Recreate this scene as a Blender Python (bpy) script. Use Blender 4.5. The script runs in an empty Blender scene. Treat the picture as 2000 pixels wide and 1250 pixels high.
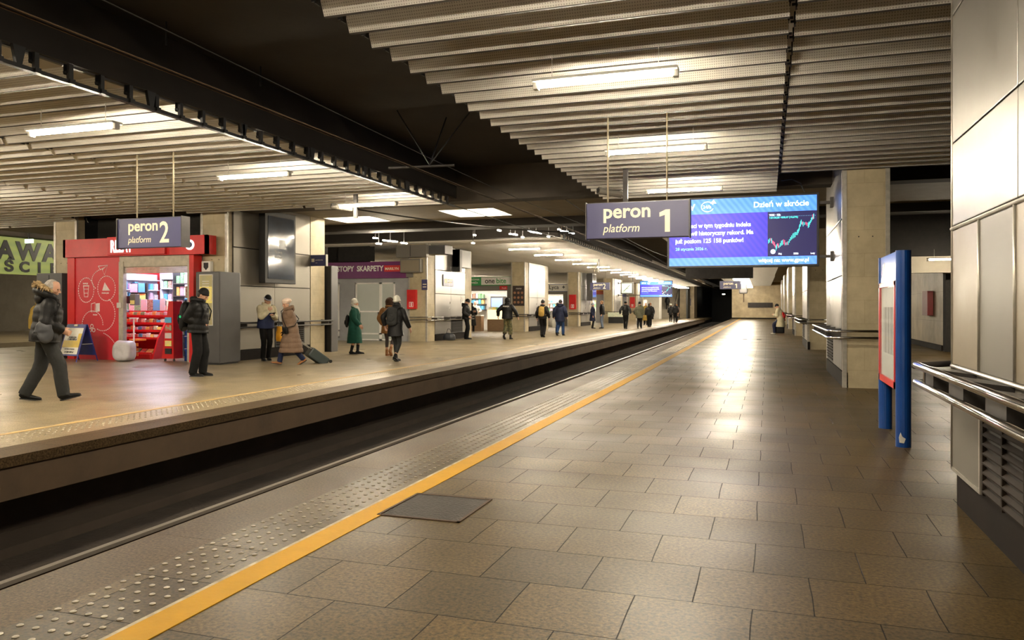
import bpy, bmesh, math, random
from mathutils import Vector, Matrix, Euler
R = math.radians
PI = math.pi
sc = bpy.context.scene
col = sc.collection
rnd = random.Random(7)

# ---------------------------------------------------------------- camera
cam_d = bpy.data.cameras.new('camera')
cam = bpy.data.objects.new('camera', cam_d)
col.objects.link(cam)
cam.location = (0, 0, 1.4)
cam.rotation_euler = (R(90), 0, R(18.43))
cam_d.sensor_width = 36
cam_d.lens = 27.0            # 1500 px of 2000
cam_d.shift_y = -25 / 2000   # horizon slightly above the middle, verticals upright
cam_d.clip_end = 400
sc.camera = cam

# ---------------------------------------------------------------- world, exposure
w = bpy.data.worlds.new('world')
sc.world = w
w.use_nodes = True
w.node_tree.nodes['Background'].inputs[0].default_value = (0.9, 0.75, 0.55, 1)
w.node_tree.nodes['Background'].inputs[1].default_value = 0.02
sc.view_settings.view_transform = 'Standard'
sc.view_settings.look = 'None'
sc.view_settings.exposure = 0.10
sc.view_settings.gamma = 1.0
sc.view_settings.use_curve_mapping = False
try:
    sc.cycles.use_denoising = True
    sc.cycles.max_bounces = 7
    sc.cycles.diffuse_bounces = 4
    sc.cycles.glossy_bounces = 3
    sc.cycles.sample_clamp_indirect = 6
    sc.cycles.use_light_tree = True
    sc.cycles.caustics_reflective = False
    sc.cycles.caustics_refractive = False
except Exception:
    pass
TUBE_STRENGTH = 430.0       # fluorescent tubes
TUBE_COL = (1.0, 0.87, 0.66)

# ---------------------------------------------------------------- materials
MATS = {}
def _nt(name):
    m = bpy.data.materials.new(name)
    m.use_nodes = True
    nt = m.node_tree
    return m, nt, nt.nodes['Principled BSDF']

def mat(name, c, rough=0.6, metal=0.0, c2=None, scale=6.0, amt=0.35, bump=0.0, bscale=None, stretch=None, rvar=0.0,
        spec=None, trans=0.0, alpha=1.0, coat=0.0):
    """principled material with a noise-driven second colour, bump and roughness variation"""
    if name in MATS:
        return MATS[name]
    m, nt, b = _nt(name)
    N, L = nt.nodes, nt.links
    b.inputs['Base Color'].default_value = (*c, 1)
    b.inputs['Roughness'].default_value = rough
    b.inputs['Metallic'].default_value = metal
    if spec is not None: b.inputs['Specular IOR Level'].default_value = spec
    if trans: b.inputs['Transmission Weight'].default_value = trans
    if alpha < 1: b.inputs['Alpha'].default_value = alpha
    if coat: b.inputs['Coat Weight'].default_value = coat
    tc = N.new('ShaderNodeTexCoord')
    mp = N.new('ShaderNodeMapping')
    L.new(tc.outputs['Object'], mp.inputs[0])
    if stretch: mp.inputs['Scale'].default_value = stretch
    nz = N.new('ShaderNodeTexNoise')
    nz.inputs['Scale'].default_value = scale
    nz.inputs['Detail'].default_value = 6
    nz.inputs['Roughness'].default_value = 0.62
    L.new(mp.outputs[0], nz.inputs['Vector'])
    if c2 is None: c2 = tuple(x * 0.72 for x in c)
    rp = N.new('ShaderNodeValToRGB')
    rp.color_ramp.elements[0].position = 0.5 - amt * 0.5
    rp.color_ramp.elements[1].position = 0.5 + amt * 0.5
    rp.color_ramp.elements[0].color = (*c2, 1)
    rp.color_ramp.elements[1].color = (*c, 1)
    L.new(nz.outputs['Fac'], rp.inputs[0])
    L.new(rp.outputs[0], b.inputs['Base Color'])
    if rvar:
        mr = N.new('ShaderNodeMapRange')
        mr.inputs['From Min'].default_value = 0.3; mr.inputs['From Max'].default_value = 0.7
        mr.inputs['To Min'].default_value = max(0.02, rough - rvar); mr.inputs['To Max'].default_value = min(1, rough + rvar)
        L.new(nz.outputs['Fac'], mr.inputs['Value'])
        L.new(mr.outputs[0], b.inputs['Roughness'])
    if bump:
        nb = N.new('ShaderNodeTexNoise')
        nb.inputs['Scale'].default_value = bscale or scale * 6
        nb.inputs['Detail'].default_value = 4
        L.new(mp.outputs[0], nb.inputs['Vector'])
        bp = N.new('ShaderNodeBump')
        bp.inputs['Strength'].default_value = bump
        bp.inputs['Distance'].default_value = 0.01
        L.new(nb.outputs['Fac'], bp.inputs['Height'])
        L.new(bp.outputs[0], b.inputs['Normal'])
    MATS[name] = m
    return m

def emit(name, c, s, c2=None, scale=2.0):
    if name in MATS: return MATS[name]
    m, nt, b = _nt(name)
    N, L = nt.nodes, nt.links
    b.inputs['Base Color'].default_value = (c[0]*.3, c[1]*.3, c[2]*.3, 1)
    b.inputs['Emission Color'].default_value = (*c, 1)
    b.inputs['Emission Strength'].default_value = s
    if c2:
        tc = N.new('ShaderNodeTexCoord')
        mp = N.new('ShaderNodeMapping'); mp.inputs['Rotation'].default_value = (0, R(38), 0)
        wv = N.new('ShaderNodeTexWave'); wv.inputs['Scale'].default_value = scale; wv.inputs['Distortion'].default_value = 1.2
        mx = N.new('ShaderNodeMix'); mx.data_type = 'RGBA'
        L.new(tc.outputs['Object'], mp.inputs[0]); L.new(mp.outputs[0], wv.inputs[0])
        L.new(wv.outputs['Fac'], mx.inputs[0])
        mx.inputs[6].default_value = (*c, 1); mx.inputs[7].default_value = (*c2, 1)
        L.new(mx.outputs[2], b.inputs['Emission Color'])
    MATS[name] = m
    return m

def brick_mat(name, c1, c2, mortar, bw, bh, ms, ox=0, oy=0, rough=.4, rvar=.12, speck=None, bump=.25, plane='XY', offs=.5, bias=0, stain=None, mbump=.6, spec=.5):
    m, nt, b = _nt(name)
    N, L = nt.nodes, nt.links
    b.inputs['Specular IOR Level'].default_value = spec
    tc = N.new('ShaderNodeTexCoord')
    sx = N.new('ShaderNodeSeparateXYZ'); L.new(tc.outputs['Object'], sx.inputs[0])
    cx = N.new('ShaderNodeCombineXYZ')
    a, c = {'XY': ('X', 'Y'), 'XZ': ('X', 'Z'), 'YZ': ('Y', 'Z')}[plane]
    ax = N.new('ShaderNodeMath'); ax.inputs[1].default_value = ox + bw * 200; L.new(sx.outputs[a], ax.inputs[0])
    ay = N.new('ShaderNodeMath'); ay.inputs[1].default_value = oy + bh * 200; L.new(sx.outputs[c], ay.inputs[0])
    # joints of old paving wander a little
    jn = N.new('ShaderNodeTexNoise'); jn.inputs['Scale'].default_value = 1.1; jn.inputs['Detail'].default_value = 2
    L.new(tc.outputs['Object'], jn.inputs['Vector'])
    jm = N.new('ShaderNodeMath'); jm.operation = 'MULTIPLY_ADD'; jm.inputs[1].default_value = .03; jm.inputs[2].default_value = -.015
    L.new(jn.outputs['Fac'], jm.inputs[0])
    ja = N.new('ShaderNodeMath'); L.new(ax.outputs[0], ja.inputs[0]); L.new(jm.outputs[0], ja.inputs[1])
    L.new(ja.outputs[0], cx.inputs[0]); L.new(ay.outputs[0], cx.inputs[1])
    bk = N.new('ShaderNodeTexBrick')
    bk.offset = offs; bk.offset_frequency = 2; bk.squash = 1
    bk.inputs['Scale'].default_value = 1
    bk.inputs['Mortar Size'].default_value = ms
    bk.inputs['Mortar Smooth'].default_value = .15
    bk.inputs['Bias'].default_value = bias
    bk.inputs['Brick Width'].default_value = bw
    bk.inputs['Row Height'].default_value = bh
    bk.inputs['Color1'].default_value = (*c1, 1)
    bk.inputs['Color2'].default_value = (*c2, 1)
    bk.inputs['Mortar'].default_value = (*mortar, 1)
    L.new(cx.outputs[0], bk.inputs['Vector'])
    cur = bk.outputs['Color']
    n1 = N.new('ShaderNodeTexNoise'); n1.inputs['Scale'].default_value = 1.3; n1.inputs['Detail'].default_value = 7; n1.inputs['Roughness'].default_value = .65
    L.new(tc.outputs['Object'], n1.inputs['Vector'])
    r1 = N.new('ShaderNodeMapRange'); r1.inputs['From Min'].default_value = .3; r1.inputs['From Max'].default_value = .7
    r1.inputs['To Min'].default_value = .72; r1.inputs['To Max'].default_value = 1.2
    L.new(n1.outputs['Fac'], r1.inputs['Value'])
    if speck:
        ns = N.new('ShaderNodeTexNoise'); ns.inputs['Scale'].default_value = speck; ns.inputs['Detail'].default_value = 3; ns.inputs['Roughness'].default_value = .7
        L.new(tc.outputs['Object'], ns.inputs['Vector'])
        r2 = N.new('ShaderNodeMapRange'); r2.inputs['From Min'].default_value = .32; r2.inputs['From Max'].default_value = .68
        r2.inputs['To Min'].default_value = .25; r2.inputs['To Max'].default_value = 2.0
        L.new(ns.outputs['Fac'], r2.inputs['Value'])
        mm = N.new('ShaderNodeMath'); mm.operation = 'MULTIPLY'; L.new(r1.outputs[0], mm.inputs[0]); L.new(r2.outputs[0], mm.inputs[1])
        fac = mm.outputs[0]
    else: fac = r1.outputs[0]
    vm = N.new('ShaderNodeVectorMath'); vm.operation = 'SCALE'
    L.new(cur, vm.inputs[0]); L.new(fac, vm.inputs['Scale'])
    L.new(vm.outputs[0], b.inputs['Base Color'])
    n3 = N.new('ShaderNodeTexNoise'); n3.inputs['Scale'].default_value = .9; n3.inputs['Detail'].default_value = 2
    L.new(tc.outputs['Object'], n3.inputs['Vector'])
    rr = N.new('ShaderNodeMapRange'); rr.inputs['From Min'].default_value = .2; rr.inputs['From Max'].default_value = .8
    rr.inputs['To Min'].default_value = max(.04, rough - rvar); rr.inputs['To Max'].default_value = rough + rvar
    L.new(n3.outputs['Fac'], rr.inputs['Value'])
    ad = N.new('ShaderNodeMath'); ad.inputs[1].default_value = 0; L.new(rr.outputs[0], ad.inputs[0])
    ml = N.new('ShaderNodeMath'); ml.operation = 'MULTIPLY'; ml.inputs[1].default_value = .3; L.new(bk.outputs['Fac'], ml.inputs[0])
    L.new(ml.outputs[0], ad.inputs[1]); L.new(ad.outputs[0], b.inputs['Roughness'])
    b1 = N.new('ShaderNodeBump'); b1.inputs['Strength'].default_value = mbump; b1.inputs['Distance'].default_value = .006; b1.invert = True
    L.new(bk.outputs['Fac'], b1.inputs['Height'])
    nb = N.new('ShaderNodeTexNoise'); nb.inputs['Scale'].default_value = 60; nb.inputs['Detail'].default_value = 3
    L.new(tc.outputs['Object'], nb.inputs['Vector'])
    b2 = N.new('ShaderNodeBump'); b2.inputs['Strength'].default_value = bump; b2.inputs['Distance'].default_value = .003
    L.new(nb.outputs['Fac'], b2.inputs['Height']); L.new(b1.outputs[0], b2.inputs['Normal'])
    L.new(b2.outputs[0], b.inputs['Normal'])
    MATS[name] = m
    return m

def slat_mat():
    """aluminium sheet with rows of small punched holes"""
    m, nt, b = _nt('perforated_aluminium')
    N, L = nt.nodes, nt.links
    tc = N.new('ShaderNodeTexCoord')
    mp = N.new('ShaderNodeVectorMath'); mp.operation = 'SCALE'; mp.inputs['Scale'].default_value = 46.0
    L.new(tc.outputs['Object'], mp.inputs[0])
    fr = N.new('ShaderNodeVectorMath'); fr.operation = 'FRACTION'; L.new(mp.outputs[0], fr.inputs[0])
    sx = N.new('ShaderNodeSeparateXYZ'); L.new(fr.outputs[0], sx.inputs[0])
    def sq(o):
        a = N.new('ShaderNodeMath'); a.operation = 'SUBTRACT'; a.inputs[1].default_value = .5; L.new(o, a.inputs[0])
        q = N.new('ShaderNodeMath'); q.operation = 'MULTIPLY'; L.new(a.outputs[0], q.inputs[0]); L.new(a.outputs[0], q.inputs[1])
        return q.outputs[0]
    s = N.new('ShaderNodeMath'); L.new(sq(sx.outputs['X']), s.inputs[0]); L.new(sq(sx.outputs['Z']), s.inputs[1])
    lt = N.new('ShaderNodeMath'); lt.operation = 'LESS_THAN'; lt.inputs[1].default_value = .07; L.new(s.outputs[0], lt.inputs[0])
    nz = N.new('ShaderNodeTexNoise'); nz.inputs['Scale'].default_value = 1.6; nz.inputs['Detail'].default_value = 5
    L.new(tc.outputs['Object'], nz.inputs['Vector'])
    rp = N.new('ShaderNodeValToRGB')
    rp.color_ramp.elements[0].position = .3; rp.color_ramp.elements[0].color = (.78, .75, .69, 1)
    rp.color_ramp.elements[1].position = .7; rp.color_ramp.elements[1].color = (.93, .91, .86, 1)
    L.new(nz.outputs['Fac'], rp.inputs[0])
    mx = N.new('ShaderNodeMix'); mx.data_type = 'RGBA'
    L.new(lt.outputs[0], mx.inputs[0]); L.new(rp.outputs[0], mx.inputs[6]); mx.inputs[7].default_value = (.34, .30, .25, 1)
    L.new(mx.outputs[2], b.inputs['Base Color'])
    b.inputs['Metallic'].default_value = .08
    b.inputs['Roughness'].default_value = .40
    # light leaks through the punched holes
    tr = N.new('ShaderNodeBsdfTranslucent'); tr.inputs[0].default_value = (.9, .86, .8, 1)
    ms = N.new('ShaderNodeMixShader'); ms.inputs[0].default_value = .36
    L.new(b.outputs[0], ms.inputs[1]); L.new(tr.outputs[0], ms.inputs[2]); L.new(ms.outputs[0], N['Material Output'].inputs[0])
    MATS['slat'] = m
    return m

M = {}
M['floor1'] = brick_mat('granite_paving', (.062, .040, .0135), (.037, .025, .009), (.008, .006, .004), .54, .52, .0034, ox=.07, oy=-3.73, rough=.40, rvar=.08, speck=48, spec=.12)
M['floor2'] = brick_mat('worn_paving', (.225, .178, .105), (.205, .164, .098), (.16, .125, .08), .8, .6, .004, ox=.1, oy=.2, rough=.34, rvar=.1, speck=60, bump=.15, mbump=.2)
M['coping'] = brick_mat('coping_stone', (.060, .038, .017), (.050, .032, .015), (.05, .04, .028), 3.0, 2.13, .003, ox=1.1, oy=.45, rough=.48, rvar=.07, speck=55, offs=0, spec=.12)
M['slat'] = slat_mat()
M['limestone_xz'] = brick_mat('limestone_blocks', (.46, .385, .25), (.43, .36, .23), (.36, .30, .19), .62, .405, .0035, ox=.02, oy=.1, rough=.5, rvar=.1, plane='XZ', bump=.1, mbump=.3)
M['limestone_yz'] = brick_mat('limestone_slabs', (.46, .385, .26), (.42, .35, .235), (.26, .21, .15), 1.0, .95, .004, rough=.5, rvar=.1, plane='YZ', offs=0, bump=.1, mbump=.3)
M['end_wall'] = brick_mat('travertine_wall', (.44, .35, .21), (.41, .325, .20), (.40, .32, .2), 1.2, .6, .004, rough=.5, rvar=.1, plane='XZ', bump=.05, mbump=.2)
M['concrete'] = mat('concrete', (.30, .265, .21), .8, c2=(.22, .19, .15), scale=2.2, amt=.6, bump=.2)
M['slab'] = mat('pale_bounce_slab', (.42, .38, .32), .85, c2=(.34, .31, .26), scale=1.5, amt=.6)  # colour raised so the slab bounces light back onto the slats
M['lip_shade'] = mat('slat_lip_shade', (.045, .034, .024), .7, scale=6)  # dark brown standing in for the shaded underside of the slat lip
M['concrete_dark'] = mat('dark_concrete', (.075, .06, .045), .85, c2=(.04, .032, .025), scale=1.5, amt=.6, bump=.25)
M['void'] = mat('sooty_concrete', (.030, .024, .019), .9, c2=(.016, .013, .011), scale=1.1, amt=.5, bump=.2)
M['black'] = mat('black_paint', (.012, .012, .013), .5, scale=5)
M['blackwall'] = mat('black_rough_wall', (.022, .019, .016), .9, c2=(.010, .009, .008), scale=9, amt=.6, bump=.6, bscale=40)
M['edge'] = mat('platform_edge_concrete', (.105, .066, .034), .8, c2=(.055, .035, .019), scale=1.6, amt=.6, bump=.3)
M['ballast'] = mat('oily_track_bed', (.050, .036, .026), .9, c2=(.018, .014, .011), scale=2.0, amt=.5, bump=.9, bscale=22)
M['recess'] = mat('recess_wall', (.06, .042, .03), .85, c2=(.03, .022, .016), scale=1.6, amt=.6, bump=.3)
M['rail'] = mat('rail_steel', (.42, .38, .33), .32, .7, c2=(.33, .30, .26), scale=3, stretch=(1, .05, 1))
M['rust'] = mat('rusty_steel', (.07, .04, .024), .8, .3, scale=8)
M['yellow'] = mat('yellow_paint', (.43, .225, .004), .55, c2=(.36, .19, .004), scale=7, amt=.5, bump=.1, spec=.12)
M['yellow_worn'] = mat('worn_yellow_paint', (.52, .33, .10), .5, c2=(.34, .25, .13), scale=3, amt=.5)
M['paint_white'] = mat('white_line_paint', (.42, .36, .25), .6, c2=(.2, .16, .1), scale=9, amt=.3)
M['stud'] = mat('steel_stud', (.40, .36, .29), .42, .9, scale=30)
M['steel'] = mat('brushed_cladding', (.42, .40, .375), .32, .8, c2=(.30, .287, .27), scale=.9, amt=.8, bump=.06, bscale=1.5, stretch=(1, 1, .35), rvar=.08)
M['steel_dull'] = mat('matt_cladding', (.30, .275, .24), .42, .55, c2=(.23, .21, .18), scale=1.2, amt=.8, stretch=(1, 1, .4), rvar=.08)
M['beige_panel'] = mat('cream_panel', (.25, .215, .155), .38, .1, c2=(.21, .17, .12), scale=1.6, amt=.7, rvar=.08)
M['grey_panel'] = mat('grey_panel', (.16, .148, .127), .45, .2, c2=(.17, .155, .135), scale=3, amt=.7)
M['chrome'] = mat('polished_tube', (.75, .74, .74), .14, 1.0, c2=(.62, .61, .62), scale=6)
M['pier_sheet'] = mat('pier_cladding', (.19, .178, .16), .34, .4, c2=(.165, .155, .14), scale=.8, amt=.8, bump=.08, bscale=1.5, stretch=(1, 1, .35), rvar=.06)
M['trim'] = mat('aluminium_trim', (.55, .52, .46), .35, .6, scale=8)
M['darkmetal'] = mat('dark_metal', (.065, .060, .058), .45, .4, scale=8)
M['plinth'] = mat('dark_plinth', (.018, .014, .012), .6, .0, c2=(.012, .010, .009), scale=4, spec=.05)
M['grille'] = mat('brown_grille', (.020, .014, .010), .7, .0, scale=8, spec=.08)
M['blue'] = mat('blue_enamel', (.005, .058, .27), .28, .1, c2=(.004, .045, .22), scale=3, coat=.3)
M['red'] = mat('red_enamel', (.62, .018, .018), .35, c2=(.50, .014, .014), scale=3)
M['sign'] = mat('navy_sign_face', (.055, .055, .145), .45, c2=(.048, .048, .13), scale=3)
M['cream'] = mat('cream_lettering', (.88, .80, .60), .5, c2=(.84, .76, .56), scale=5)
M['white'] = mat('white_paint', (.80, .78, .74), .45, c2=(.72, .70, .66), scale=4)
M['offwhite'] = mat('offwhite_board', (.62, .60, .55), .5, c2=(.55, .53, .48), scale=3)
M['greybox'] = mat('grey_cabinet', (.085, .083, .085), .4, .2, c2=(.075, .073, .075), scale=3)
M['greylight'] = mat('grey_shopfront', (.34, .34, .35), .45, c2=(.29, .29, .30), scale=3)
M['milkglass'] = mat('frosted_glass', (.47, .50, .46), .22, c2=(.40, .43, .40), scale=1.2, amt=.7)
M['purple'] = mat('purple_fascia', (.15, .012, .12), .35, c2=(.12, .01, .10), scale=2)
M['tube'] = emit('fluorescent_tube', TUBE_COL, TUBE_STRENGTH)
M['cable'] = mat('black_cable', (.02, .018, .016), .6, scale=9)
M['wire'] = mat('copper_wire', (.18, .12, .07), .4, .9, scale=9)
M['rod'] = mat('hanger_tube', (.60, .52, .36), .4, .3, scale=9)
M['wood'] = mat('light_wood', (.30, .19, .10), .5, c2=(.22, .13, .07), scale=5, stretch=(1, 1, 8))
M['green_dk'] = mat('green_board', (.03, .33, .08), .4, scale=3)

# ---------------------------------------------------------------- geometry builder
WL = {}      # world offset of every object made in world coordinates
class G:
    def __init__(s): s.bm = bmesh.new()
    def box(s, x0, x1, y0, y1, z0, z1, bev=0):
        ret = bmesh.ops.create_cube(s.bm, size=1)
        vs = ret['verts']
        for v in vs:
            v.co = Vector(((x0 + x1) / 2 + v.co.x * (x1 - x0), (y0 + y1) / 2 + v.co.y * (y1 - y0), (z0 + z1) / 2 + v.co.z * (z1 - z0)))
        if bev:
            es = list({e for v in vs for e in v.link_edges})
            bmesh.ops.bevel(s.bm, geom=es, offset=bev, segments=2, affect='EDGES', profile=.6)
        return s
    def poly(s, pts):
        s.bm.faces.new([s.bm.verts.new(p) for p in pts]); return s
    def prism(s, pts, vec):
        """closed polygon swept along a vector"""
        vec = Vector(vec)
        a = [s.bm.verts.new(p) for p in pts]; b = [s.bm.verts.new(Vector(p) + vec) for p in pts]
        n = len(pts)
        s.bm.faces.new(a); s.bm.faces.new(b[::-1])
        for i in range(n):
            s.bm.faces.new((a[i], b[i], b[(i + 1) % n], a[(i + 1) % n]))
        return s
    def tube(s, pts, r, n=10, r2=None, ell=None, closed=False, caps=True):
        pts = [Vector(p) for p in pts]
        m = len(pts)
        rs = r if isinstance(r, (list, tuple)) else [r] * m
        rings = []
        t0 = None
        up = None
        for i, p in enumerate(pts):
            if closed: t = (pts[(i + 1) % m] - pts[i - 1])
            elif i == 0: t = pts[1] - p
            elif i == m - 1: t = p - pts[-2]
            else: t = (pts[i + 1] - p).normalized() + (p - pts[i - 1]).normalized()
            t = t.normalized() if t.length > 1e-9 else Vector((0, 0, 1))
            if up is None:
                up = Vector((0, 0, 1)) if abs(t.z) < .9 else Vector((0, 1, 0))
            x = up - t * up.dot(t)
            x = x.normalized() if x.length > 1e-6 else t.orthogonal().normalized()
            up = x
            y = t.cross(x)
            rr = rs[i]
            ra, rb = rr if isinstance(rr, (list, tuple)) else (rr, rr)
            rings.append([s.bm.verts.new(p + x * math.cos(2 * PI * k / n) * rb + y * math.sin(2 * PI * k / n) * ra) for k in range(n)])
        for i in range(m if closed else m - 1):
            A, B = rings[i], rings[(i + 1) % m]
            for k in range(n):
                s.bm.faces.new((A[k], A[(k + 1) % n], B[(k + 1) % n], B[k]))
        if not closed and caps:
            s.bm.faces.new(rings[0][::-1]); s.bm.faces.new(rings[-1])
        return s
    def lathe(s, prof, c=(0, 0, 0), n=20, axis='Z', sx=1, sy=1):
        """prof: (radius, height) pairs"""
        rings = []
        for r, h in prof:
            ring = []
            for k in range(n):
                a = 2 * PI * k / n
                p = Vector((math.cos(a) * r * sx, math.sin(a) * r * sy, h))
                if axis == 'Y': p = Vector((p.x, p.z, p.y))
                if axis == 'X': p = Vector((p.z, p.x, p.y))
                ring.append(s.bm.verts.new(Vector(c) + p))
            rings.append(ring)
        for A, B in zip(rings, rings[1:]):
            for k in range(n):
                s.bm.faces.new((A[k], A[(k + 1) % n], B[(k + 1) % n], B[k]))
        s.bm.faces.new(rings[0][::-1]); s.bm.faces.new(rings[-1])
        return s
    def ball(s, c, r, mat4=None, n=12):
        ret = bmesh.ops.create_uvsphere(s.bm, u_segments=n, v_segments=max(6, n * 2 // 3), radius=1)
        r = r if isinstance(r, (tuple, list)) else (r, r, r)
        for v in ret['verts']:
            p = Vector((v.co.x * r[0], v.co.y * r[1], v.co.z * r[2]))
            if mat4: p = mat4 @ p
            v.co = p + Vector(c)
        return s
    def xf(s, m4):
        bmesh.ops.transform(s.bm, matrix=m4, verts=s.bm.verts); return s
    def build(s, name, m, parent=None, smooth=False, remesh=None, sm=0, ss=0):
        bmesh.ops.recalc_face_normals(s.bm, faces=s.bm.faces)
        off = Vector((0, 0, 0))
        if parent is not None and parent.name in WL: off = WL[parent.name]
        if off.length: bmesh.ops.translate(s.bm, verts=s.bm.verts, vec=-off)
        me = bpy.data.meshes.new(name)
        s.bm.to_mesh(me); s.bm.free()
        if smooth or remesh:
            me.polygons.foreach_set('use_smooth', [True] * len(me.polygons))
        me.materials.append(M[m] if isinstance(m, str) else m)
        o = bpy.data.objects.new(name, me)
        col.objects.link(o)
        if remesh:
            md = o.modifiers.new('r', 'REMESH'); md.mode = 'VOXEL'; md.voxel_size = remesh; md.use_smooth_shade = True
            if sm:
                m2 = o.modifiers.new('s', 'SMOOTH'); m2.factor = .6; m2.iterations = sm
            dg = bpy.context.evaluated_depsgraph_get()
            me2 = bpy.data.meshes.new_from_object(o.evaluated_get(dg))
            o.modifiers.clear()
            o.data = me2
            bpy.data.meshes.remove(me)
            me2.name = name
        if parent is not None:
            o.parent = parent
            if parent.name in WL: WL[o.name] = off
        return o

def thing(name, label, cat, loc=(0, 0, 0), rz=0, group=None):
    o = bpy.data.objects.new(name, None)
    col.objects.link(o)
    o.location = loc; o.rotation_euler = (0, 0, rz)
    o.empty_display_size = .2
    o['label'] = label; o['category'] = cat
    if group: o['group'] = group
    if rz == 0: WL[o.name] = Vector(loc)
    return o

def tag(o, label, cat, group=None, kind=None):
    o['label'] = label; o['category'] = cat
    if group: o['group'] = group
    if kind: o['kind'] = kind
    return o

def struct(o, label=None):
    o['kind'] = 'structure'
    if label: o['label'] = label
    o['category'] = 'setting'
    return o

def copy_tree(o, parent=None, label=None, loc=None):
    c = o.copy()
    col.objects.link(c)
    if parent is not None: c.parent = parent
    if label: c['label'] = label
    if loc is not None:
        c.location = loc
        if o.name in WL: WL[c.name] = Vector(loc)
    for ch in list(o.children):
        copy_tree(ch, c)
    return c

def text(s, size, m, loc, rot, parent, name='lettering', bold=0.0, shear=0.0, ax='LEFT', depth=.002, sx=1.0, space=1.0):
    """letters cut as a thin mesh; loc is world"""
    cu = bpy.data.curves.new(name, 'FONT')
    cu.body = s; cu.size = size; cu.offset = bold; cu.shear = shear; cu.align_x = ax; cu.extrude = depth
    cu.space_character = space; cu.resolution_u = 3
    o = bpy.data.objects.new(name, cu)
    col.objects.link(o)
    dg = bpy.context.evaluated_depsgraph_get()
    me = bpy.data.meshes.new_from_object(o.evaluated_get(dg))
    bpy.data.objects.remove(o); bpy.data.curves.remove(cu)
    mm = Matrix.Translation(Vector(loc)) @ Euler([R(a) for a in rot]).to_matrix().to_4x4() @ Matrix.Diagonal((sx, 1, 1, 1))
    off = WL.get(parent.name, Vector((0, 0, 0))) if parent is not None else Vector((0, 0, 0))
    me.transform(Matrix.Translation(-off) @ mm)
    me.materials.clear(); me.materials.append(M[m] if isinstance(m, str) else m)
    me.name = name
    t = bpy.data.objects.new(name, me)
    col.objects.link(t)
    if parent is not None:
        t.parent = parent
        if parent.name in WL: WL[t.name] = off
    return t

FN = (90, 0, 0)      # text facing -Y
FX = (90, 0, 90)     # facing +X
FW = (90, 0, -90)    # facing -X
# ================================================================ SETTING
ZC = 3.78                     # underside of the slat ceilings
def drift(y):                 # the platforms bend slightly to the left far ahead
    return -0.6 * max(0.0, min(1.0, (y - 18) / 80.0)) ** 1.15
YS = [-12, 0, 10, 18, 24, 30, 38, 46, 54, 62, 70, 80, 90, 97]
def strip(x0, x1, z0, z1, ys=YS, dr=True):
    """long slab following the bend of the platforms; x0<x1"""
    g = G(); prev = None
    for y in ys:
        d = drift(y) if dr else 0
        vs = [g.bm.verts.new(p) for p in ((x0 + d, y, z0), (x1 + d, y, z0), (x1 + d, y, z1), (x0 + d, y, z1))]
        if prev:
            for k in range(4): g.bm.faces.new((prev[k], prev[(k + 1) % 4], vs[(k + 1) % 4], vs[k]))
        else: g.bm.faces.new(vs)
        prev = vs
    g.bm.faces.new(prev[::-1])
    return g
def wedge(xs, xfix, z0, z1, ys=YS, sgn=1):
    """slab whose one side follows the bend and whose other side is straight"""
    g = G(); prev = None
    for y in ys:
        d = drift(y)
        a, b = sorted((xs + d, xfix))
        vs = [g.bm.verts.new(p) for p in ((a, y, z0), (b, y, z0), (b, y, z1), (a, y, z1))]
        if prev:
            for k in range(4): g.bm.faces.new((prev[k], prev[(k + 1) % 4], vs[(k + 1) % 4], vs[k]))
        else: g.bm.faces.new(vs)
        prev = vs
    g.bm.faces.new(prev[::-1])
    return g

# platform 1: coping slab + paving, platform 2, platform 3
XE1, XE2 = -3.60, -6.75
struct(wedge(-3.16, 9.0, -.25, 0).build('floor', 'floor1'), 'brown granite paving of the near platform')
struct(strip(XE1, -3.16, -.12, 0).build('floor', 'coping'), 'long edge slabs of the near platform')
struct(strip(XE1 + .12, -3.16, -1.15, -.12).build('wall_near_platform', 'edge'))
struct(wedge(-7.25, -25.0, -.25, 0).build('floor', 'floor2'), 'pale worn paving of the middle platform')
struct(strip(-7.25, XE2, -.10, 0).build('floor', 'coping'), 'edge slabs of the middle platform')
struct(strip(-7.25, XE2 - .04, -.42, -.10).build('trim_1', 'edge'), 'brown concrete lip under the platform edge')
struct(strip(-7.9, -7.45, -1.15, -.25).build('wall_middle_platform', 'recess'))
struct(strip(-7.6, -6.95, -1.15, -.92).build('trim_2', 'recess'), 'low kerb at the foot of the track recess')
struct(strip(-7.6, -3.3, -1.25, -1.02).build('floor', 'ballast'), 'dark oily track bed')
struct(G().box(-60, -28.3, -12, 70, -.25, 0).build('floor', 'floor2'), 'paving of the far platform')
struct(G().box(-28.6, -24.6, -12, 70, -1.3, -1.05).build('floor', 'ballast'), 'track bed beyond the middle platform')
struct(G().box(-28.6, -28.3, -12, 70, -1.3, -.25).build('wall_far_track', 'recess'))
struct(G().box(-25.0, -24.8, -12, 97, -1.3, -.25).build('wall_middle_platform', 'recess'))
# crack-like joint on the recess wall
for xr, nm in ((-4.50, 0), (-5.93, 1)):
    t = thing('track_rail', 'steel running rail %s' % ('nearer the middle platform' if nm else 'tucked under the near platform edge'), 'rail', (xr, 0, -1.0))
    strip(xr - .035, xr + .035, -.88, -.845).build('rail_head', 'rail', t)
    g = strip(xr - .012, xr + .012, -.99, -.88); g.build('rail_web', 'rust', t)
    strip(xr - .075, xr + .075, -1.02, -.99).build('rail_foot', 'rust', t)

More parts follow.
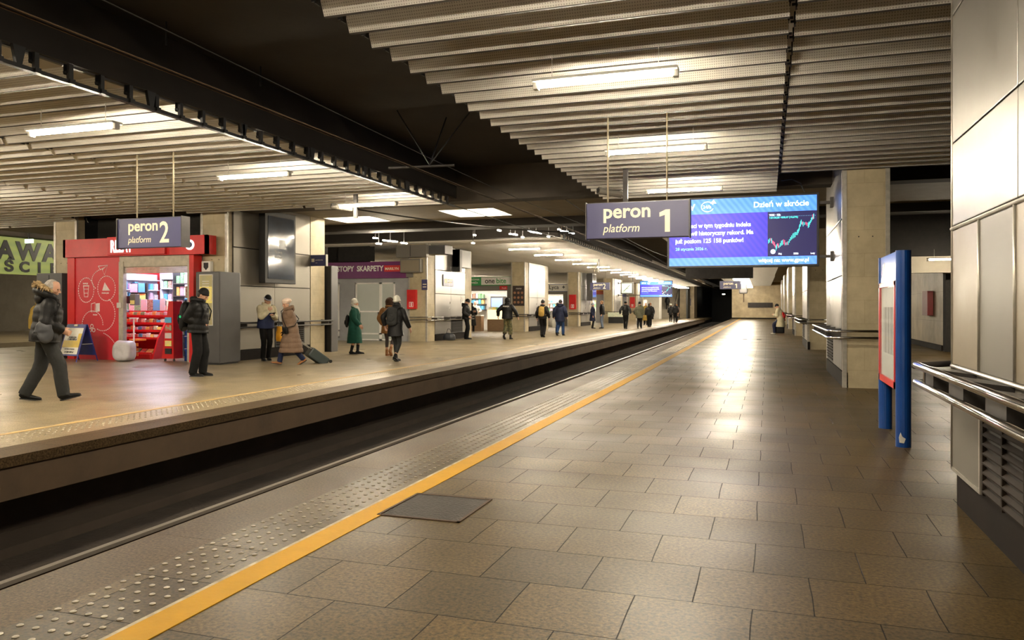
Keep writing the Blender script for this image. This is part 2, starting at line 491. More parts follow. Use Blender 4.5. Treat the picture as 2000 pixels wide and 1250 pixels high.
# yellow safety lines, tactile studs
t = tag(strip(-2.645, -2.47, .0, .004).build('safety_line', 'yellow'), 'bright yellow safety line painted along the near platform', 'line')
t = tag(strip(-2.672, -2.645, .0, .002).build('line_edging', 'paint_white'), 'thin worn whitish strip beside the bright yellow line', 'line')
t = tag(strip(-8.03, -7.94, .0, .004).build('safety_line', 'yellow_worn'), 'faded yellow safety line on the middle platform', 'line')
def stud_geo(g, x, y, r=.0155, n=8):
    g.lathe([(r, 0), (r * .95, .0035), (r * .6, .006), (r * .15, .0072)], (x, y, 0.0), n=n)
def studs(root, x0, y0, y1, ncol, nnear, cols6=False):
    pr = None; cnt = 0; rest = G()
    y = y0; row = 0
    while y < y1:
        d = drift(y)
        for k in range(ncol):
            x = x0 + k * .0915 + (.046 if False else 0)
            if cnt < nnear:
                if pr is None:
                    g = G(); stud_geo(g, 0, 0, n=14)
                    pr = g.build('stud', 'stud', None, smooth=True)
                    pr.parent = root; pr.location = Vector((x, y, 0)) - root.location
                else:
                    c = pr.copy(); col.objects.link(c); c.parent = root; c.location = Vector((x, y, 0)) - root.location
                cnt += 1
            else:
                if y < 12: stud_geo(rest, x + d, y, n=6)
                else:
                    r = .0155
                    a = [rest.bm.verts.new((x + d + r * math.cos(q), y + r * math.sin(q), .0)) for q in (0, PI/2, PI, 3*PI/2)]
                    b = rest.bm.verts.new((x + d, y, .007))
                    for q in range(4): rest.bm.faces.new((a[q], a[(q + 1) % 4], b))
        y += .095
    o = rest.build('stud_rows', 'stud', root, smooth=False)
    o['kind'] = 'stuff'
t = thing('tactile_strip', 'rows of round steel studs along the near platform edge', 'tactile paving', (-3.1, 2.3, 0))
studs(t, -3.12, 2.33, 60, 5, 100)
t = thing('tactile_strip', 'rows of round steel studs along the middle platform edge', 'tactile paving', (-7.8, 4, 0))
studs(t, -7.86, 5.5, 60, 5, 100)
# drain cover
t = thing('drain_cover', 'dark square inspection cover beside the bright yellow line', 'drain cover', (-2.2, 4.93, 0))
M['ironmesh'] = mat('worn_iron_cover', (.024, .018, .014), .5, .0, c2=(.012, .010, .008), scale=5, amt=.6, bump=.7, bscale=50, spec=.12)
G().box(-2.48, -1.92, 4.64, 5.23, -.01, .004).build('cover_plate', 'ironmesh', t)
g = G()
for a in ((-2.5, -1.9, 4.62, 4.64), (-2.5, -1.9, 5.23, 5.25), (-2.5, -2.48, 4.62, 5.25), (-1.92, -1.9, 4.62, 5.25)):
    g.box(*a, -.01, .006)
g.build('cover_frame', 'rust', t)

# ceilings and bulkheads ------------------------------------------
Y0C, Y1C = 3.0, 16.7
def S(name, mt, *boxes, label=None):
    g = G()
    for b in boxes: g.box(*b)
    return struct(g.build(name, mt), label)
S('ceiling', 'slab', (-3.4, 9, -12, 16.8, 4.35, 4.5), label='slab above the near slatted ceiling, made pale to bounce light')
S('ceiling', 'slab', (-25, -7.1, -12, 16.8, 4.35, 4.5), label='slab above the middle slatted ceiling, made pale to bounce light')
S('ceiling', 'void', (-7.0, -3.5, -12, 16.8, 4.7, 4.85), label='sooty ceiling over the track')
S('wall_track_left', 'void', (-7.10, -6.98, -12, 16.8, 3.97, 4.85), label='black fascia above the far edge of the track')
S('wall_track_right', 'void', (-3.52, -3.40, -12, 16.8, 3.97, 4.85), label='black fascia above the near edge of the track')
# concrete zone between the two slatted ceilings, with two lit coffers
X0, X1, YA, YB = -14.0, 9.0, 17.3, 22.5
M['coffer_glow'] = emit('coffer_glow', (1, .9, .72), 1.6)
cof = [(-13.0, -11.4, 20.6, 22.0), (-8.9, -7.2, 20.0, 21.7)]
S('ceiling', 'concrete', (X0 - 12, -13.0, YA, YB, 4.15, 4.3), (-13.0, -11.4, YA, 20.6, 4.15, 4.3), (-13.0, -11.4, 22.0, YB, 4.15, 4.3),
  (-11.4, -8.9, YA, YB, 4.15, 4.3), (-8.9, -7.2, YA, 20.0, 4.15, 4.3), (-8.9, -7.2, 21.7, YB, 4.15, 4.3), (-7.2, X1, YA, YB, 4.15, 4.3),
  label='plain concrete soffit spanning the track')
S('trim_3', 'concrete_dark', (-26, 9, 16.8, 17.3, 3.9, 4.85), label='dark crossbeam before the concrete soffit')
S('trim_4', 'void', (-26, 9, 22.5, 23.3, 3.92, 5.0), label='dark crossbeam behind the concrete soffit')
S('ceiling', 'void', (-26, 9, 23.3, 27.6, 5.0, 5.2), label='dark gap in the ceiling')
S('trim_5', 'void', (-25, -7.3, 27.2, 27.6, 4.0, 5.0), label='grey crossbeam where the far slatted ceiling starts')
S('ceiling', 'slab', (-25, -7.3, 27.6, 97, 4.4, 4.55), label='slab above the far middle ceiling')
S('ceiling', 'slab', (-4.2, 9, 27.6, 97, 4.4, 4.55), label='slab above the far near-side ceiling')
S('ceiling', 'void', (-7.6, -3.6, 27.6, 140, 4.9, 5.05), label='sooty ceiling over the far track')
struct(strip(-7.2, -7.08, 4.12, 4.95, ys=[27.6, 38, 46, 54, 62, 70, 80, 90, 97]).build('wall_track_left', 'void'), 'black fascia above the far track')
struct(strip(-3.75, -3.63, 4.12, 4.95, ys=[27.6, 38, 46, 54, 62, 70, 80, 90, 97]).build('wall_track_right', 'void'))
# tunnel beyond
S('wall_tunnel', 'black', (-9.6, -9.4, 97, 140, -1.2, 5), (-4.2, -4.0, 97.3, 140, -1.2, 5), (-9.6, -4, 140, 140.2, -1.2, 5), label='black tunnel mouth')
S('wall_end_near', 'end_wall', (-4.15, 9, 97, 97.3, -.2, 4.5), label='travertine end wall of the near platform')
S('baseboard_end', 'plinth', (-4.15, 4, 96.95, 97.0, 0, .14))
S('wall_end_middle', 'end_wall', (-10.7, -8.9, 100, 100.3, -.2, 4.5), (-8.95, -8.9, 100.3, 104, -.2, 4.5), label='travertine wall beside the tunnel on the middle platform')
S('floor', 'floor2', (-25, -7.4, 97, 110, -.25, 0), label='end of the middle platform')
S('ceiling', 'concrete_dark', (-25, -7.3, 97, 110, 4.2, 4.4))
# right-hand hall behind the pillars
S('wall_right', 'blackwall', (1.95, 8.8, 26.5, 26.8, 2.95, 4.4), label='black wall panel above the side hall')
S('trim_6', 'concrete', (1.9, 8.8, 26.2, 26.5, 2.45, 2.95), label='grey beam below the black panel')
S('wall_hall', 'limestone_yz', (5.3, 5.6, 27.6, 97, 0, 3.2), label='pale stone wall of the side hall')
S('baseboard_hall', 'plinth', (5.25, 5.3, 27.6, 60, 0, .18))
S('wall_hall_end', 'blackwall', (5.3, 8.8, 27.2, 27.6, 0, 2.45), label='dark wall at the turn of the side hall')
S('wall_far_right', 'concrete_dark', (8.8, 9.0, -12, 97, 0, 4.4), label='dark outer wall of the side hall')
S('ceiling', 'concrete', (1.95, 8.8, 26.8, 97, 3.2, 3.35), label='low ceiling of the side hall')
S('wall_back', 'concrete', (-60, 9, -12.3, -12, -1.2, 5), label='wall behind the viewpoint')
# far platform
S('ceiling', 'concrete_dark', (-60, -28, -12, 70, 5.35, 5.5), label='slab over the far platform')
S('ceiling', 'void', (-28.3, -24.9, -12, 70, 5.55, 5.7))
S('wall_far_hall', 'concrete', (-42.3, -42, -12, 70, 0, 5), label='concrete wall far behind the far platform')
S('wall_far_end', 'concrete_dark', (-60, -24.9, 70, 70.3, -1.2, 5.2))
S('trim_7', 'concrete_dark', (-33.6, -32.9, -12, 70, 4.68, 4.95), label='beam above the green station name')
g = G()
for y in (19.2, 31.5, 43.8):
    g.box(-33.8, -33.15, y - 2, y, 0, 2.9)
S('wall_far_platform', 'concrete', (-33.7, -33.2, 29.2, 60, 0, 4.6), (-33.7, -33.2, -12, 12, 0, 4.6), label='concrete wall beside the green station name')
g.bm.free()

# slatted ceilings -------------------------------------------------
def slat_mesh(g, x0, x1, y, z, h=.165, br=True, lean=-.085, dr=0.0):
    # upright sheet, slightly leaning, with a folded bottom lip
    pts = [(y, z + h), (y + .006, z + h), (y + .006 - lean, z + .005), (y + .026 - lean, z + .005), (y + .026 - lean, z), (y - lean, z)]
    g.prism([(x0 + dr, a, b) for a, b in pts], (x1 - x0, 0, 0))
def clip_mesh(g, x, y, z, s=1):
    g.box(x - .012, x + .035 * s if s > 0 else x + .012, y - .05, y - .035, z + .075, z + .095) if s > 0 else g.box(x - .035, x + .012, y - .05, y - .035, z + .075, z + .095)
    g.box(x - .006, x + .006, y - .052, y + .02, z + .06, z + .17)
def slat_field(label, x0, x1, ya, yb, z=ZC, near=100, clips=True, step=.40, rest=False, carriers=True, group=None, far=False):
    root = thing('slatted_ceiling', label, 'ceiling', (x0, ya, z), group=group)
    n = int((yb - ya) / step) + 1
    pr = None; cp = []
    restg = G() if rest else None
    for i in range(n):
        y = ya + i * step
        d = drift(y) if far else 0
        if i < near:
            if pr is None:
                g = G(); slat_mesh(g, x0 + d, x1 + d, y, z); pr = g.build('slat', 'slat', root)
                if clips:
                    e = G(); e.box(x0, x1, y + .080, y + .108, z - .007, z - .0005); o = e.build('shade_strip', 'lip_shade', pr); cp.append(o)  # shade line under each slat, put in as a dark strip
                    for xx, s in ((x0, -1), (x1, 1)):
                        c = G(); clip_mesh(c, xx, y, z, s); o = c.build('clip', 'black', pr); cp.append(o)
            else:
                c = pr.copy(); col.objects.link(c); c.parent = root; c.location = (d, i * step, 0)
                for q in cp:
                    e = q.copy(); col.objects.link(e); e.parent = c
        else:
            slat_mesh(restg, x0 + d, x1 + d, y, z)
    if rest and n > near:
        o = restg.build('slats', 'slat', root); o['kind'] = 'stuff'
    if carriers:
        g = strip(x0 + .04, x0 + .09, z + .172, z + .25, ys=[ya, (ya + yb) / 2, yb], dr=far)
        g.build('carrier_rail', 'darkmetal', root)
        g = strip(x1 - .09, x1 - .04, z + .172, z + .25, ys=[ya, (ya + yb) / 2, yb], dr=far)
        g.build('carrier_rail', 'darkmetal', root)
    return root
slat_field('wide slatted metal ceiling over the near platform edge, holding the nearest lamps', -3.45, .17, Y0C, Y1C)
slat_field('narrow slatted metal ceiling beside the near clad pier, without lamps', .22, 3.6, 5.9, 14.6)
slat_field('slatted metal ceiling with a black edge chord over the middle platform edge', -10.5, -7.0, Y0C, 16.5)
slat_field('second band of slatted ceiling on the middle platform, above the red kiosk', -14.0, -10.58, Y0C, 16.1)
slat_field('slatted ceiling over the centre of the middle platform', -18.0, -14.1, Y0C, 15.6)
slat_field('slatted ceiling behind the red kiosk, towards the far track', -21.5, -18.1, Y0C, 17.0)
slat_field('brightly lit slatted ceiling at the far edge of the middle platform', -25.0, -21.6, Y0C, 17.0)
ZF = 3.96
slat_field('long slatted ceiling running down the near platform to the end wall', -3.62, .9, 27.7, 96.8, z=ZF, rest=True, clips=False, far=True)
slat_field('long slatted ceiling with a toothed dark edge down the middle platform', -10.7, -7.25, 27.7, 96.8, z=ZF, rest=True, clips=False, far=True)
slat_field('long slatted ceiling above the row of shops', -18.9, -10.75, 27.7, 96.8, z=ZF, rest=True, clips=False)
slat_field('long slatted ceiling beyond the row of shops', -25.0, -19.0, 27.7, 96.8, z=ZF, rest=True, clips=False)
slat_field('slatted ceiling over the far platform beyond the second track', -33.0, -28.3, 8, 40, z=4.98, clips=False)

# black edge chord with posts along the middle ceiling
def chord(label, xs, ya, yb, z, step, far=False, nmax=100):
    root = thing('edge_chord', label, 'ceiling edge', (xs, ya, z))
    ys = [ya + (yb - ya) * k / 8 for k in range(9)]
    strip(xs - .03, xs + .03, z - .02, z + .02, ys=ys, dr=far).build('chord_rail', 'black', root)
    pr = None; n = int((yb - ya) / step); rest = G(); k2 = 0
    for i in range(n):
        y = ya + i * step
        d = drift(y) if far else 0
        if i < nmax:
            if pr is None:
                g = G(); g.box(xs - .02, xs + .02, y - .035, y + .015, z, z + .19); g.box(xs - .02, xs + .05, y - .05, y + .015, z - .02, z + .03)
                pr = g.build('post', 'black', root)
            else:
                c = pr.copy(); col.objects.link(c); c.parent = root; c.location = (d, i * step, 0)
        else: rest.box(xs + d - .02, xs + d + .02, y - .035, y + .015, z, z + .19); k2 += 1
    if k2:
        o = rest.build('posts', 'black', root); o['kind'] = 'stuff'
    else: rest.bm.free()
    for i in range(int((yb - ya) / 1.7) if not far else 0):      # tapering hangers
        y = ya + .9 + i * 1.7
        G().prism([(xs - .02, y - .07, z + .2), (xs - .02, y + .07, z + .2), (xs - .02, y + .025, z), (xs - .02, y - .025, z)], (.04, 0, 0)).build('hanger', 'black', root)
chord('black chord with short posts along the edge of the middle slatted ceiling', -6.96, Y0C, 16.6, ZC - .02, .4)
chord('dark toothed chord along the edge of the far middle ceiling', -7.2, 27.7, 96.8, ZF - .02, .4, far=True)
o = strip(-3.40, -3.36, 4.05, 4.10, ys=[Y0C, 16.7], dr=False).build('trim_8', 'darkmetal'); struct(o, 'thin dark rail along the track edge of the near slatted ceiling')
o = strip(-3.62, -3.56, 4.14, 4.18, ys=[27.7, 50, 70, 96.8]).build('trim_9', 'darkmetal'); struct(o, 'dark rail along the track edge of the long near ceiling')

# lamps -------------------------------------------------------------
def lamp_proto():
    t = thing('ceiling_lamp', '', 'lamp', (0, 0, 0))
    g = G(); g.box(-.68, .68, -.08, .08, .032, .06, .008); g.box(-.68, -.63, -.035, .035, -.03, .05, .006); g.box(.63, .68, -.035, .035, -.03, .05, .006); g.box(-.503, -.497, -.003, .003, .058, .30); g.box(.497, .503, -.003, .003, .058, .30)
    g.build('lamp_housing', 'offwhite', t)
    for s in (-.022, .022):
        g = G(); g.tube([(-.63, s, .008), (.63, s, .008)], .018, n=8); g.build('tube', 'tube', t, smooth=True)
    return t
lp = lamp_proto()
first = True
def lamp(x, y, z, label, group=None):
    global first
    if first:
        t = lp; first = False; t.location = (x, y, z)
    else:
        t = copy_tree(lp, loc=(x, y, z))
    t['label'] = label
    if group: t['group'] = group
    elif 'group' in t: del t['group']
    return t
for i, y in enumerate((-3.8, 3.45, 7.02, 10.42, 14.1)):
    lab = {2: 'nearest lit lamp in view, under the wide slatted ceiling of the near platform', 3: 'lit lamp crossed by the hanger tubes of the big platform 1 sign',
           4: 'lit lamp directly above the large video screen'}.get(i, 'lit lamp of the near platform behind the viewpoint')
    lamp(-1.44, y, 3.50, lab, 'lamps behind the viewpoint' if i < 2 else None)
    lab = {2: 'nearest lit lamp above the person in the fur-hooded jacket', 3: 'lit lamp to the right of the near platform 2 sign', 4: 'lit lamp beside the left camera on its black post'}.get(i, 'lit lamp of the middle platform behind the viewpoint')
    lamp(-7.85, y, 3.50, lab, 'lamps behind the viewpoint' if i < 2 else None)
    if i > 1:
        lamp(-23.4, y, 3.5, 'lit lamp of the far edge of the middle platform, left of the red kiosk', 'lamps beyond the red kiosk')
for x, y in ((-12.3, 7.02), (-16.0, 3.45), (-16.0, 7.02), (-16.0, 10.42)):  # fill lamps added out of view to brighten the middle platform
    lamp(x, y, 3.5, 'added fill lamp over the centre of the middle platform, outside the left edge of the view', 'added fill lamps over the centre of the middle platform')
k = 0
y = 28.9
while y < 96:
    lamp(-9.05 + drift(y), y, ZF - .28, 'bright lamp in the long row above the walkers on the middle platform', 'row of lamps down the middle platform')
    lamp(-1.75 + drift(y), y, ZF - .28, 'bright lamp in the row running to the end wall of the near platform', 'row of lamps down the near platform')
    if k % 2 == 0:
        lamp(-22.8, y, ZF - .28, 'lamp seen through the gaps above the shops', 'lamps beyond the shops')
    y += 3.6; k += 1
for y in (16.0, 30.0):  # two unseen lamps added to lift the dark far hall wall
    lamp(-38.0, y + 8, 3.6, 'added fill lamp in the hall behind the green station name', 'added fill lamps in the hall behind the far platform')
for y in (10.5, 17.0, 23.5, 30.0):
    lamp(-30.6, y, 4.68, 'lamp over the far platform in front of the green station name', 'lamps of the far platform')
# coffers
for (a, b, c, d), lb in zip(cof, ('lit square ceiling recess beside the left camera', 'bright square ceiling recess over the platform edge in the middle')):
    t = thing('light_coffer', lb, 'ceiling light', ((a + b) / 2, (c + d) / 2, 4.15))
    g = G(); g.box(a + .002, a + .02, c, d, 4.14, 4.55); g.box(b - .02, b - .002, c, d, 4.14, 4.55); g.box(a, b, c + .002, c + .02, 4.14, 4.55); g.box(a, b, d - .02, d - .002, 4.14, 4.55); g.box(a + .002, b - .002, c + .002, d - .002, 4.55, 4.57)
    g.build('coffer_lining', 'white', t)
    G().box(a + .05, b - .05, c + .05, d - .05, 4.45, 4.47).build('diffuser', 'coffer_glow', t)
    g = G(); g.tube([(a + .25, (c + d) / 2, 4.4), (b - .25, (c + d) / 2, 4.4)], .03, n=8); g.build('tube', 'tube', t, smooth=True)
# small bare lights in the dark gap
small = None
for (x, y, z, l) in [(-8.63, 24.53, 4.0, 0.18), (-8.27, 24.65, 3.88, 0.12), (-8.12, 24.7, 3.86, 0.25), (-7.88, 24.78, 3.77, 0.14), (-7.68, 24.85, 4.0, 0.15), (-7.45, 24.92, 3.93, 0.7), (-7.05, 25.06, 3.79, 0.12), (-6.71, 25.17, 4.03, 0.15), (-6.46, 25.25, 3.95, 0.8), (-6.26, 25.32, 3.9, 0.12), (-9.42, 24.27, 3.84, 0.1), (-9.47, 24.25, 3.57, 0.14), (-12.13, 23.36, 3.64, 0.7), (-11.69, 23.51, 3.57, 0.3), (-12.61, 23.2, 3.74, 0.2), (-12.5, 23.24, 3.55, 0.25)]:
    if small is None:
        small = G().tube([(-.5, 0, 0), (.5, 0, 0)], .02, n=6)
        small = small.build('tube', 'tube')
        tube_me = small.data; bpy.data.objects.remove(small); small = 1
    o = thing('strip_light', '', 'lamp', (x, y, z))
    q = bpy.data.objects.new('tube', tube_me); col.objects.link(q); q.parent = o; q.scale = (l, 1, 1); q.rotation_euler = (0, 0, R(75))
    G().box(x - .008, x + .008, y - .008, y + .008, z + .015, 5.0).build('hanger', 'black', o)
    tag(o, 'small bare strip light in the dark ceiling gap before the long slatted ceiling', 'lamp', 'small lights in the dark ceiling gap')
# hall lamp
t = lamp(5.0, 24.6, 2.75, 'small lamp glimpsed above the blue information board')

# overhead wires ---------------------------------------------------
t = thing('contact_wire', 'double copper contact wire running above the track', 'overhead wire', (-5.3, 0, 3.6))
for dx in (-.03, .03):
    G().tube([(-5.3 + dx + drift(y), y, 3.60) for y in YS[1:]], .008, n=6).build('wire', 'wire', t)
tag(G().tube([(-5.3 + drift(y), y, 3.93 + .10 * math.cos(y * .2)) for y in [k * 3 - 3 for k in range(33)]], .007, n=6).build('messenger_wire', 'cable'), 'slack carrying wire above the contact wire', 'overhead wire')
for (ya, lab) in ((7.16, 'first thin black dropper rod over the track'), (8.9, 'second thin black dropper rod over the track')):
    tag(G().tube([(-6.6, ya, 4.43), (-6.6, ya, 4.7)], .012, n=6).build('dropper_rod', 'black'), lab, 'rod')
t = thing('catenary_bracket', 'dark tripod bracket carrying the overhead wire below the sooty ceiling', 'bracket', (-5.3, 11.6, 3.7))
for p in ((-5.9, 11.6, 4.7), (-5.3, 12.3, 4.7), (-4.6, 11.8, 4.7)):
    G().tube([(-5.3, 11.6, 3.75), p], .012, n=6).build('strut', 'black', t)
G().tube([(-6.0, 11.5, 3.72), (-4.9, 11.7, 3.74)], .02, n=6).build('cross_arm', 'darkmetal', t)
for i, (a, b, lab) in enumerate((((-10.5, 17.0, 3.98), (-4.3, 26.4, 3.95), 'sagging black cable crossing under the concrete soffit'), ((-7.6, 17.2, 4.0), (-5.6, 34, 3.9), 'thin black cable leaving the end of the middle ceiling'),
                             ((-4.6, 17.2, 4.0), (-4.6, 40, 3.9), 'thin black cable near the right edge of the track void'))):
    pts = []
    for k in range(13):
        u = k / 12
        pts.append((a[0] + (b[0] - a[0]) * u, a[1] + (b[1] - a[1]) * u, a[2] + (b[2] - a[2]) * u - .22 * math.sin(PI * u)))
    tag(G().tube(pts, .018 if i == 0 else .012, n=6).build('cable', 'cable'), lab, 'cable')

# ================================================================ PILLARS
def pillar(x_face, ya, side, label, L=3.4, w=.72, cap0=.35, cap1=.8, ztop=ZC + .02, vent=True, clad='steel', seams=True, board=None):
    """side=+1: pillar body lies towards -X from its face (middle platform); -1: towards +X (near platform)"""
    s = -1 if side > 0 else 1       # direction into the body
    t = thing('pillar', label, 'pillar', (x_face + s * w / 2, ya, 0))
    def bx(g, d0, d1, y0, y1, z0, z1, bev=0):
        a, b = sorted((x_face + s * d0, x_face + s * d1)); g.box(a, b, y0, y1, z0, z1, bev); return g
    yb = ya + cap0; yc = yb + L; yd = yc + cap1
    bx(G(), .03, w, ya, yb - .02, 0, ztop).build('stone_end', 'limestone_xz', t)
    if cap1 > .1: bx(G(), .03, w, yc + .08, yd, 0, ztop).build('stone_end', 'limestone_xz', t)
    bx(G(), .06, w - .02, yb - .02, yc + .08, 0, ztop).build('core', 'black', t)
    # corner trims
    g = G(); bx(g, -.01, .06, ya - .01, ya + .05, .0, ztop); bx(g, w - .05, w + .02, ya - .01, ya + .05, 0, ztop); g.build('corner_trim', 'trim', t)
    # plinth
    bx(G(), .0, .08, yb - .3 if side < 0 else yb, yc, 0, .26).build('plinth', 'plinth', t)
    # cladding sheets: rows and columns
    rows = [(.28, .95), (.97, 1.95), (1.97, 2.95), (2.97, ztop)]
    ny = 2
    for z0, z1 in rows:
        for k in range(ny):
            y0 = yb + (yc - yb) * k / ny + .004; y1 = yb + (yc - yb) * (k + 1) / ny - .004
            if vent and z0 < .5 and k == 1:
                y1 = y0 + .02 if False else y1
                # grille instead of a sheet
                gg = G(); bx(gg, .0, .04, y0 + .02, y1 - .3, z0, .9); gg.build('vent_frame', 'black', t)
                gg = G()
                for q in range(9):
                    zz = .33 + q * .06
                    bx(gg, -.012, .01, y0 + .08, y1 - .36, zz, zz + .035)
                gg.build('vent_slats', 'grille', t)
                g = G(); bx(g, .0, .05, y1 - .29, y1, z0, z1, .004); g.build('cladding_sheet', clad, t)
                continue
            g = G(); bx(g, .0, .05, y0, y1, z0, z1, .006); g.build('cladding_sheet', clad, t)
    for q in range(2):      # old fixing holes on the stone end
        xx = x_face + s * (.25 + .22 * q)
        G().lathe([(.012, 0), (.012, .004)], (xx, ya - .004, 2.62), n=8, axis='Y').build('fixing_hole', 'black', t)
    return t
def rails(x_face, ya, yb, side, label, w=.72, ret=True, off=.26, chrome='chrome', wrap=1.0):
    """pair of tubes to lean on; runs along the clad face and turns round the stone end"""
    s = 1 if side > 0 else -1
    xo = x_face + s * off
    t = thing('leaning_rail', label, 'rail', (xo, (ya + yb) / 2, .9))
    for z in (.99, .875):
        o2 = 0 if z > .9 else .0
        pts = []
        if ret:
            pts = [(x_face - s * wrap, ya - .24, z), (x_face + s * (off - .12), ya - .24, z), (xo - s * .03, ya - .2, z), (xo, ya - .1, z)]
        else: pts = [(xo, ya, z)]
        pts.append((xo, yb, z))
        G().tube(pts, .024, n=10).build('tube', chrome, t, smooth=True)
    n = 4
    for k in range(n):
        y = ya + .35 + (yb - ya - .6) * k / (n - 1)
        a, b = sorted((xo, x_face))
        G().prism([(x_face, y, .82), (x_face, y, 1.02), (xo, y, 1.0), (xo, y, .865)], (0, .03, 0)).build('bracket', 'darkmetal', t)
    return t
R_P = [14.5, 27.2, 39.9, 52.6, 65.3, 78.0]
for i, y in enumerate(R_P):
    lab = ['stone-ended pillar with clad side, carrying the large video screen', 'dark second pillar behind the one carrying the video screen', 'third pillar along the near platform, by the seated people'][i] if i < 3 else 'one of the small distant pillars near the end wall of the near platform'
    gr = None if i < 3 else 'distant pillars of the near platform'
    p = pillar(1.24, y, -1, lab, L=3.7, cap0=.3 if i != 1 else .2, cap1=.5, ztop=ZC + .4 if i == 0 else ZF + .03)
    if gr: p['group'] = gr
    r = rails(1.24, y + .02, y + 4.3, -1, ['chrome leaning rails wrapped round the pillar of the video screen', 'leaning rails on the dark second pillar', 'leaning rails where the person in the cream coat leans'][i] if i < 3 else 'small distant leaning rail near the end wall')
    if gr: r['group'] = 'distant leaning rails of the near platform'
# shallow dark stone recess walls between far right pillars
L_P = [16.3, 28.4, 41.6, 54.6, 67.6, 80.6]
names = ['wide clad pillar with the portrait advert display', 'clad pillar with the small fire box and grey junction boxes', 'clad pillar with the brown menu board on its stone end',
         'pillar with the narrow dark display, beside the small white A-board', 'bluish clad pillar behind the far platform 2 sign', 'last pillar before the far video screen']
for i, y in enumerate(L_P):
    pillar(-13.1, y, 1, names[i], L=3.5 if i == 0 else 3.3, w=.8, cap0=.25 if i == 0 else .85, cap1=.85, ztop=ZC + .4 if i == 0 else ZF + .03, vent=i < 3, clad='steel_dull' if i == 0 else 'steel')
    rails(-13.1, y + .1, y + 4.6, 1, ['leaning rails behind the man in the cream and navy jacket', 'leaning rails behind the dark-clad man with a phone', 'leaning rails by the brown menu board',
          'leaning rails behind the small white A-board', 'leaning rails on the bluish pillar', 'leaning rails on the last far pillar'][i], w=.8, chrome='darkmetal' if i != 1 else 'chrome', wrap=.7 if i > 0 else 0.0, ret=i > 0)
for i, y in enumerate(L_P[:3]):
    pillar(-18.9, y, -1, ['pillar hidden behind the red kiosk, stone top showing at its left', 'pillar behind the purple hosiery shop', 'pillar behind the green sandwich shop'][i], L=3.3, w=.8, cap0=.3, cap1=.85, ztop=ZC + .4 if i == 0 else ZF + .03, vent=False)

# ================================================================ NEAR PIER
XP = 1.243; YP = 6.17; YQ = 1.6
t = thing('pier', 'large clad pier with cream and grey panels and a brown grille, filling the right edge', 'pier', (1.6, 4, 0))
G().box(XP + .03, 2.1, YQ, YP - .0, 0, .245).build('plinth', 'plinth', t)
G().box(XP + .04, 2.1, YQ, YP - .01, .245, 4.3).build('core', 'steel_dull', t)
cols = [YP, 5.43, 4.70, 3.97, 3.24, 2.51, YQ]
for k in range(6):
    y1, y0 = cols[k] - .006, cols[k + 1] + .006
    G().box(XP, XP + .04, y0, y1, 1.0, 1.94, .004).build('panel', 'grey_panel' if k % 2 else 'beige_panel', t)
    if k == 0:
        G().box(XP, XP + .04, y0, y1, .27, .78, .004).build('panel', 'grey_panel', t)
up = [YP, 4.66, 3.15, YQ]
for k in range(3):
    for z0, z1 in ((1.975, 2.555), (2.565, 3.46), (3.47, 4.3)):
        G().box(XP, XP + .04, up[k + 1] + .004, up[k] - .004, z0, z1, .006).build('upper_sheet', 'pier_sheet', t)
g = G()
for z in (.985, 1.955): g.tube([(XP - .002, YQ, z), (XP - .002, YP, z)], .014, n=8)
g.build('horizontal_moulding', 'trim', t, smooth=True)
for k in range(1, 6):
    G().tube([(XP - .001, cols[k], 1.0), (XP - .001, cols[k], 1.95)], .011, n=8).build('vertical_moulding', 'trim', t, smooth=True)
G().tube([(XP + .004, YP, .25), (XP + .004, YP, 4.3)], .013, n=8).build('corner_moulding', 'trim', t, smooth=True)
g = G(); g.box(XP - .006, XP + .03, 5.43, YP, .245, .27); g.box(XP - .006, XP + .03, 5.40, 5.43, .245, .78); g.build('lower_frame', 'trim', t)
G().box(XP + .012, XP + .04, YQ, YP, .80, .975).build('recess_band', 'grey_panel', t)
# grille
g = G(); g.box(XP + .02, XP + .045, YQ, 5.38, .25, .74); g.build('grille_back', 'black', t)
for q in range(8):
    z = .27 + q * .058
    G().prism([(XP - .004, YQ, z), (XP + .03, YQ, z + .03), (XP + .03, YQ, z + .037), (XP - .004, YQ, z + .009)], (0, 5.36 - YQ, 0)).build('grille_slat', 'grille', t)
g = G()
for y in (5.36, 4.95, 4.55, 4.15, 3.75): g.box(XP - .002, XP + .03, y - .012, y + .012, .25, .745)
g.box(XP - .002, XP + .03, YQ, 5.38, .735, .775)
g.build('grille_frame', 'grille', t)
# leaning rail of the pier
t = thing('leaning_rail', 'pair of chrome tubes along the large right-hand pier', 'rail', (.98, 4, .9))
for z in (.995, .875):
    G().tube([(.985, 1.7, z), (.985, 5.98, z), (.985, 6.0, z)], .0245, n=16).build('tube', 'chrome', t, smooth=True)
    G().tube([(.985, 6.0, z), (.985, 6.012, z)], .021, n=12).build('end_cap', 'rust' if z < .9 else 'trim', t)
G().tube([(.98, 6.05, .985), (1.3, 6.42, .985), (2.0, 6.42, .985)], .022, n=10).build('return_bar', 'darkmetal', t, smooth=True)
G().tube([(1.02, 6.1, .865), (1.3, 6.42, .865), (2.0, 6.42, .865)], .022, n=10).build('return_bar', 'darkmetal', t, smooth=True)
for y in (5.55, 4.75, 3.95, 3.1):
    g = G(); g.prism([(XP + .02, y, .80), (XP + .02, y, .97), (1.01, y, 1.0), (1.01, y, .875)], (0, .35, 0)); g.build('bracket', 'darkmetal', t)
G().tube([(.985, 5.7, .995), (.985, 5.7, .875)], .008, n=8).build('spacer', 'chrome', t)
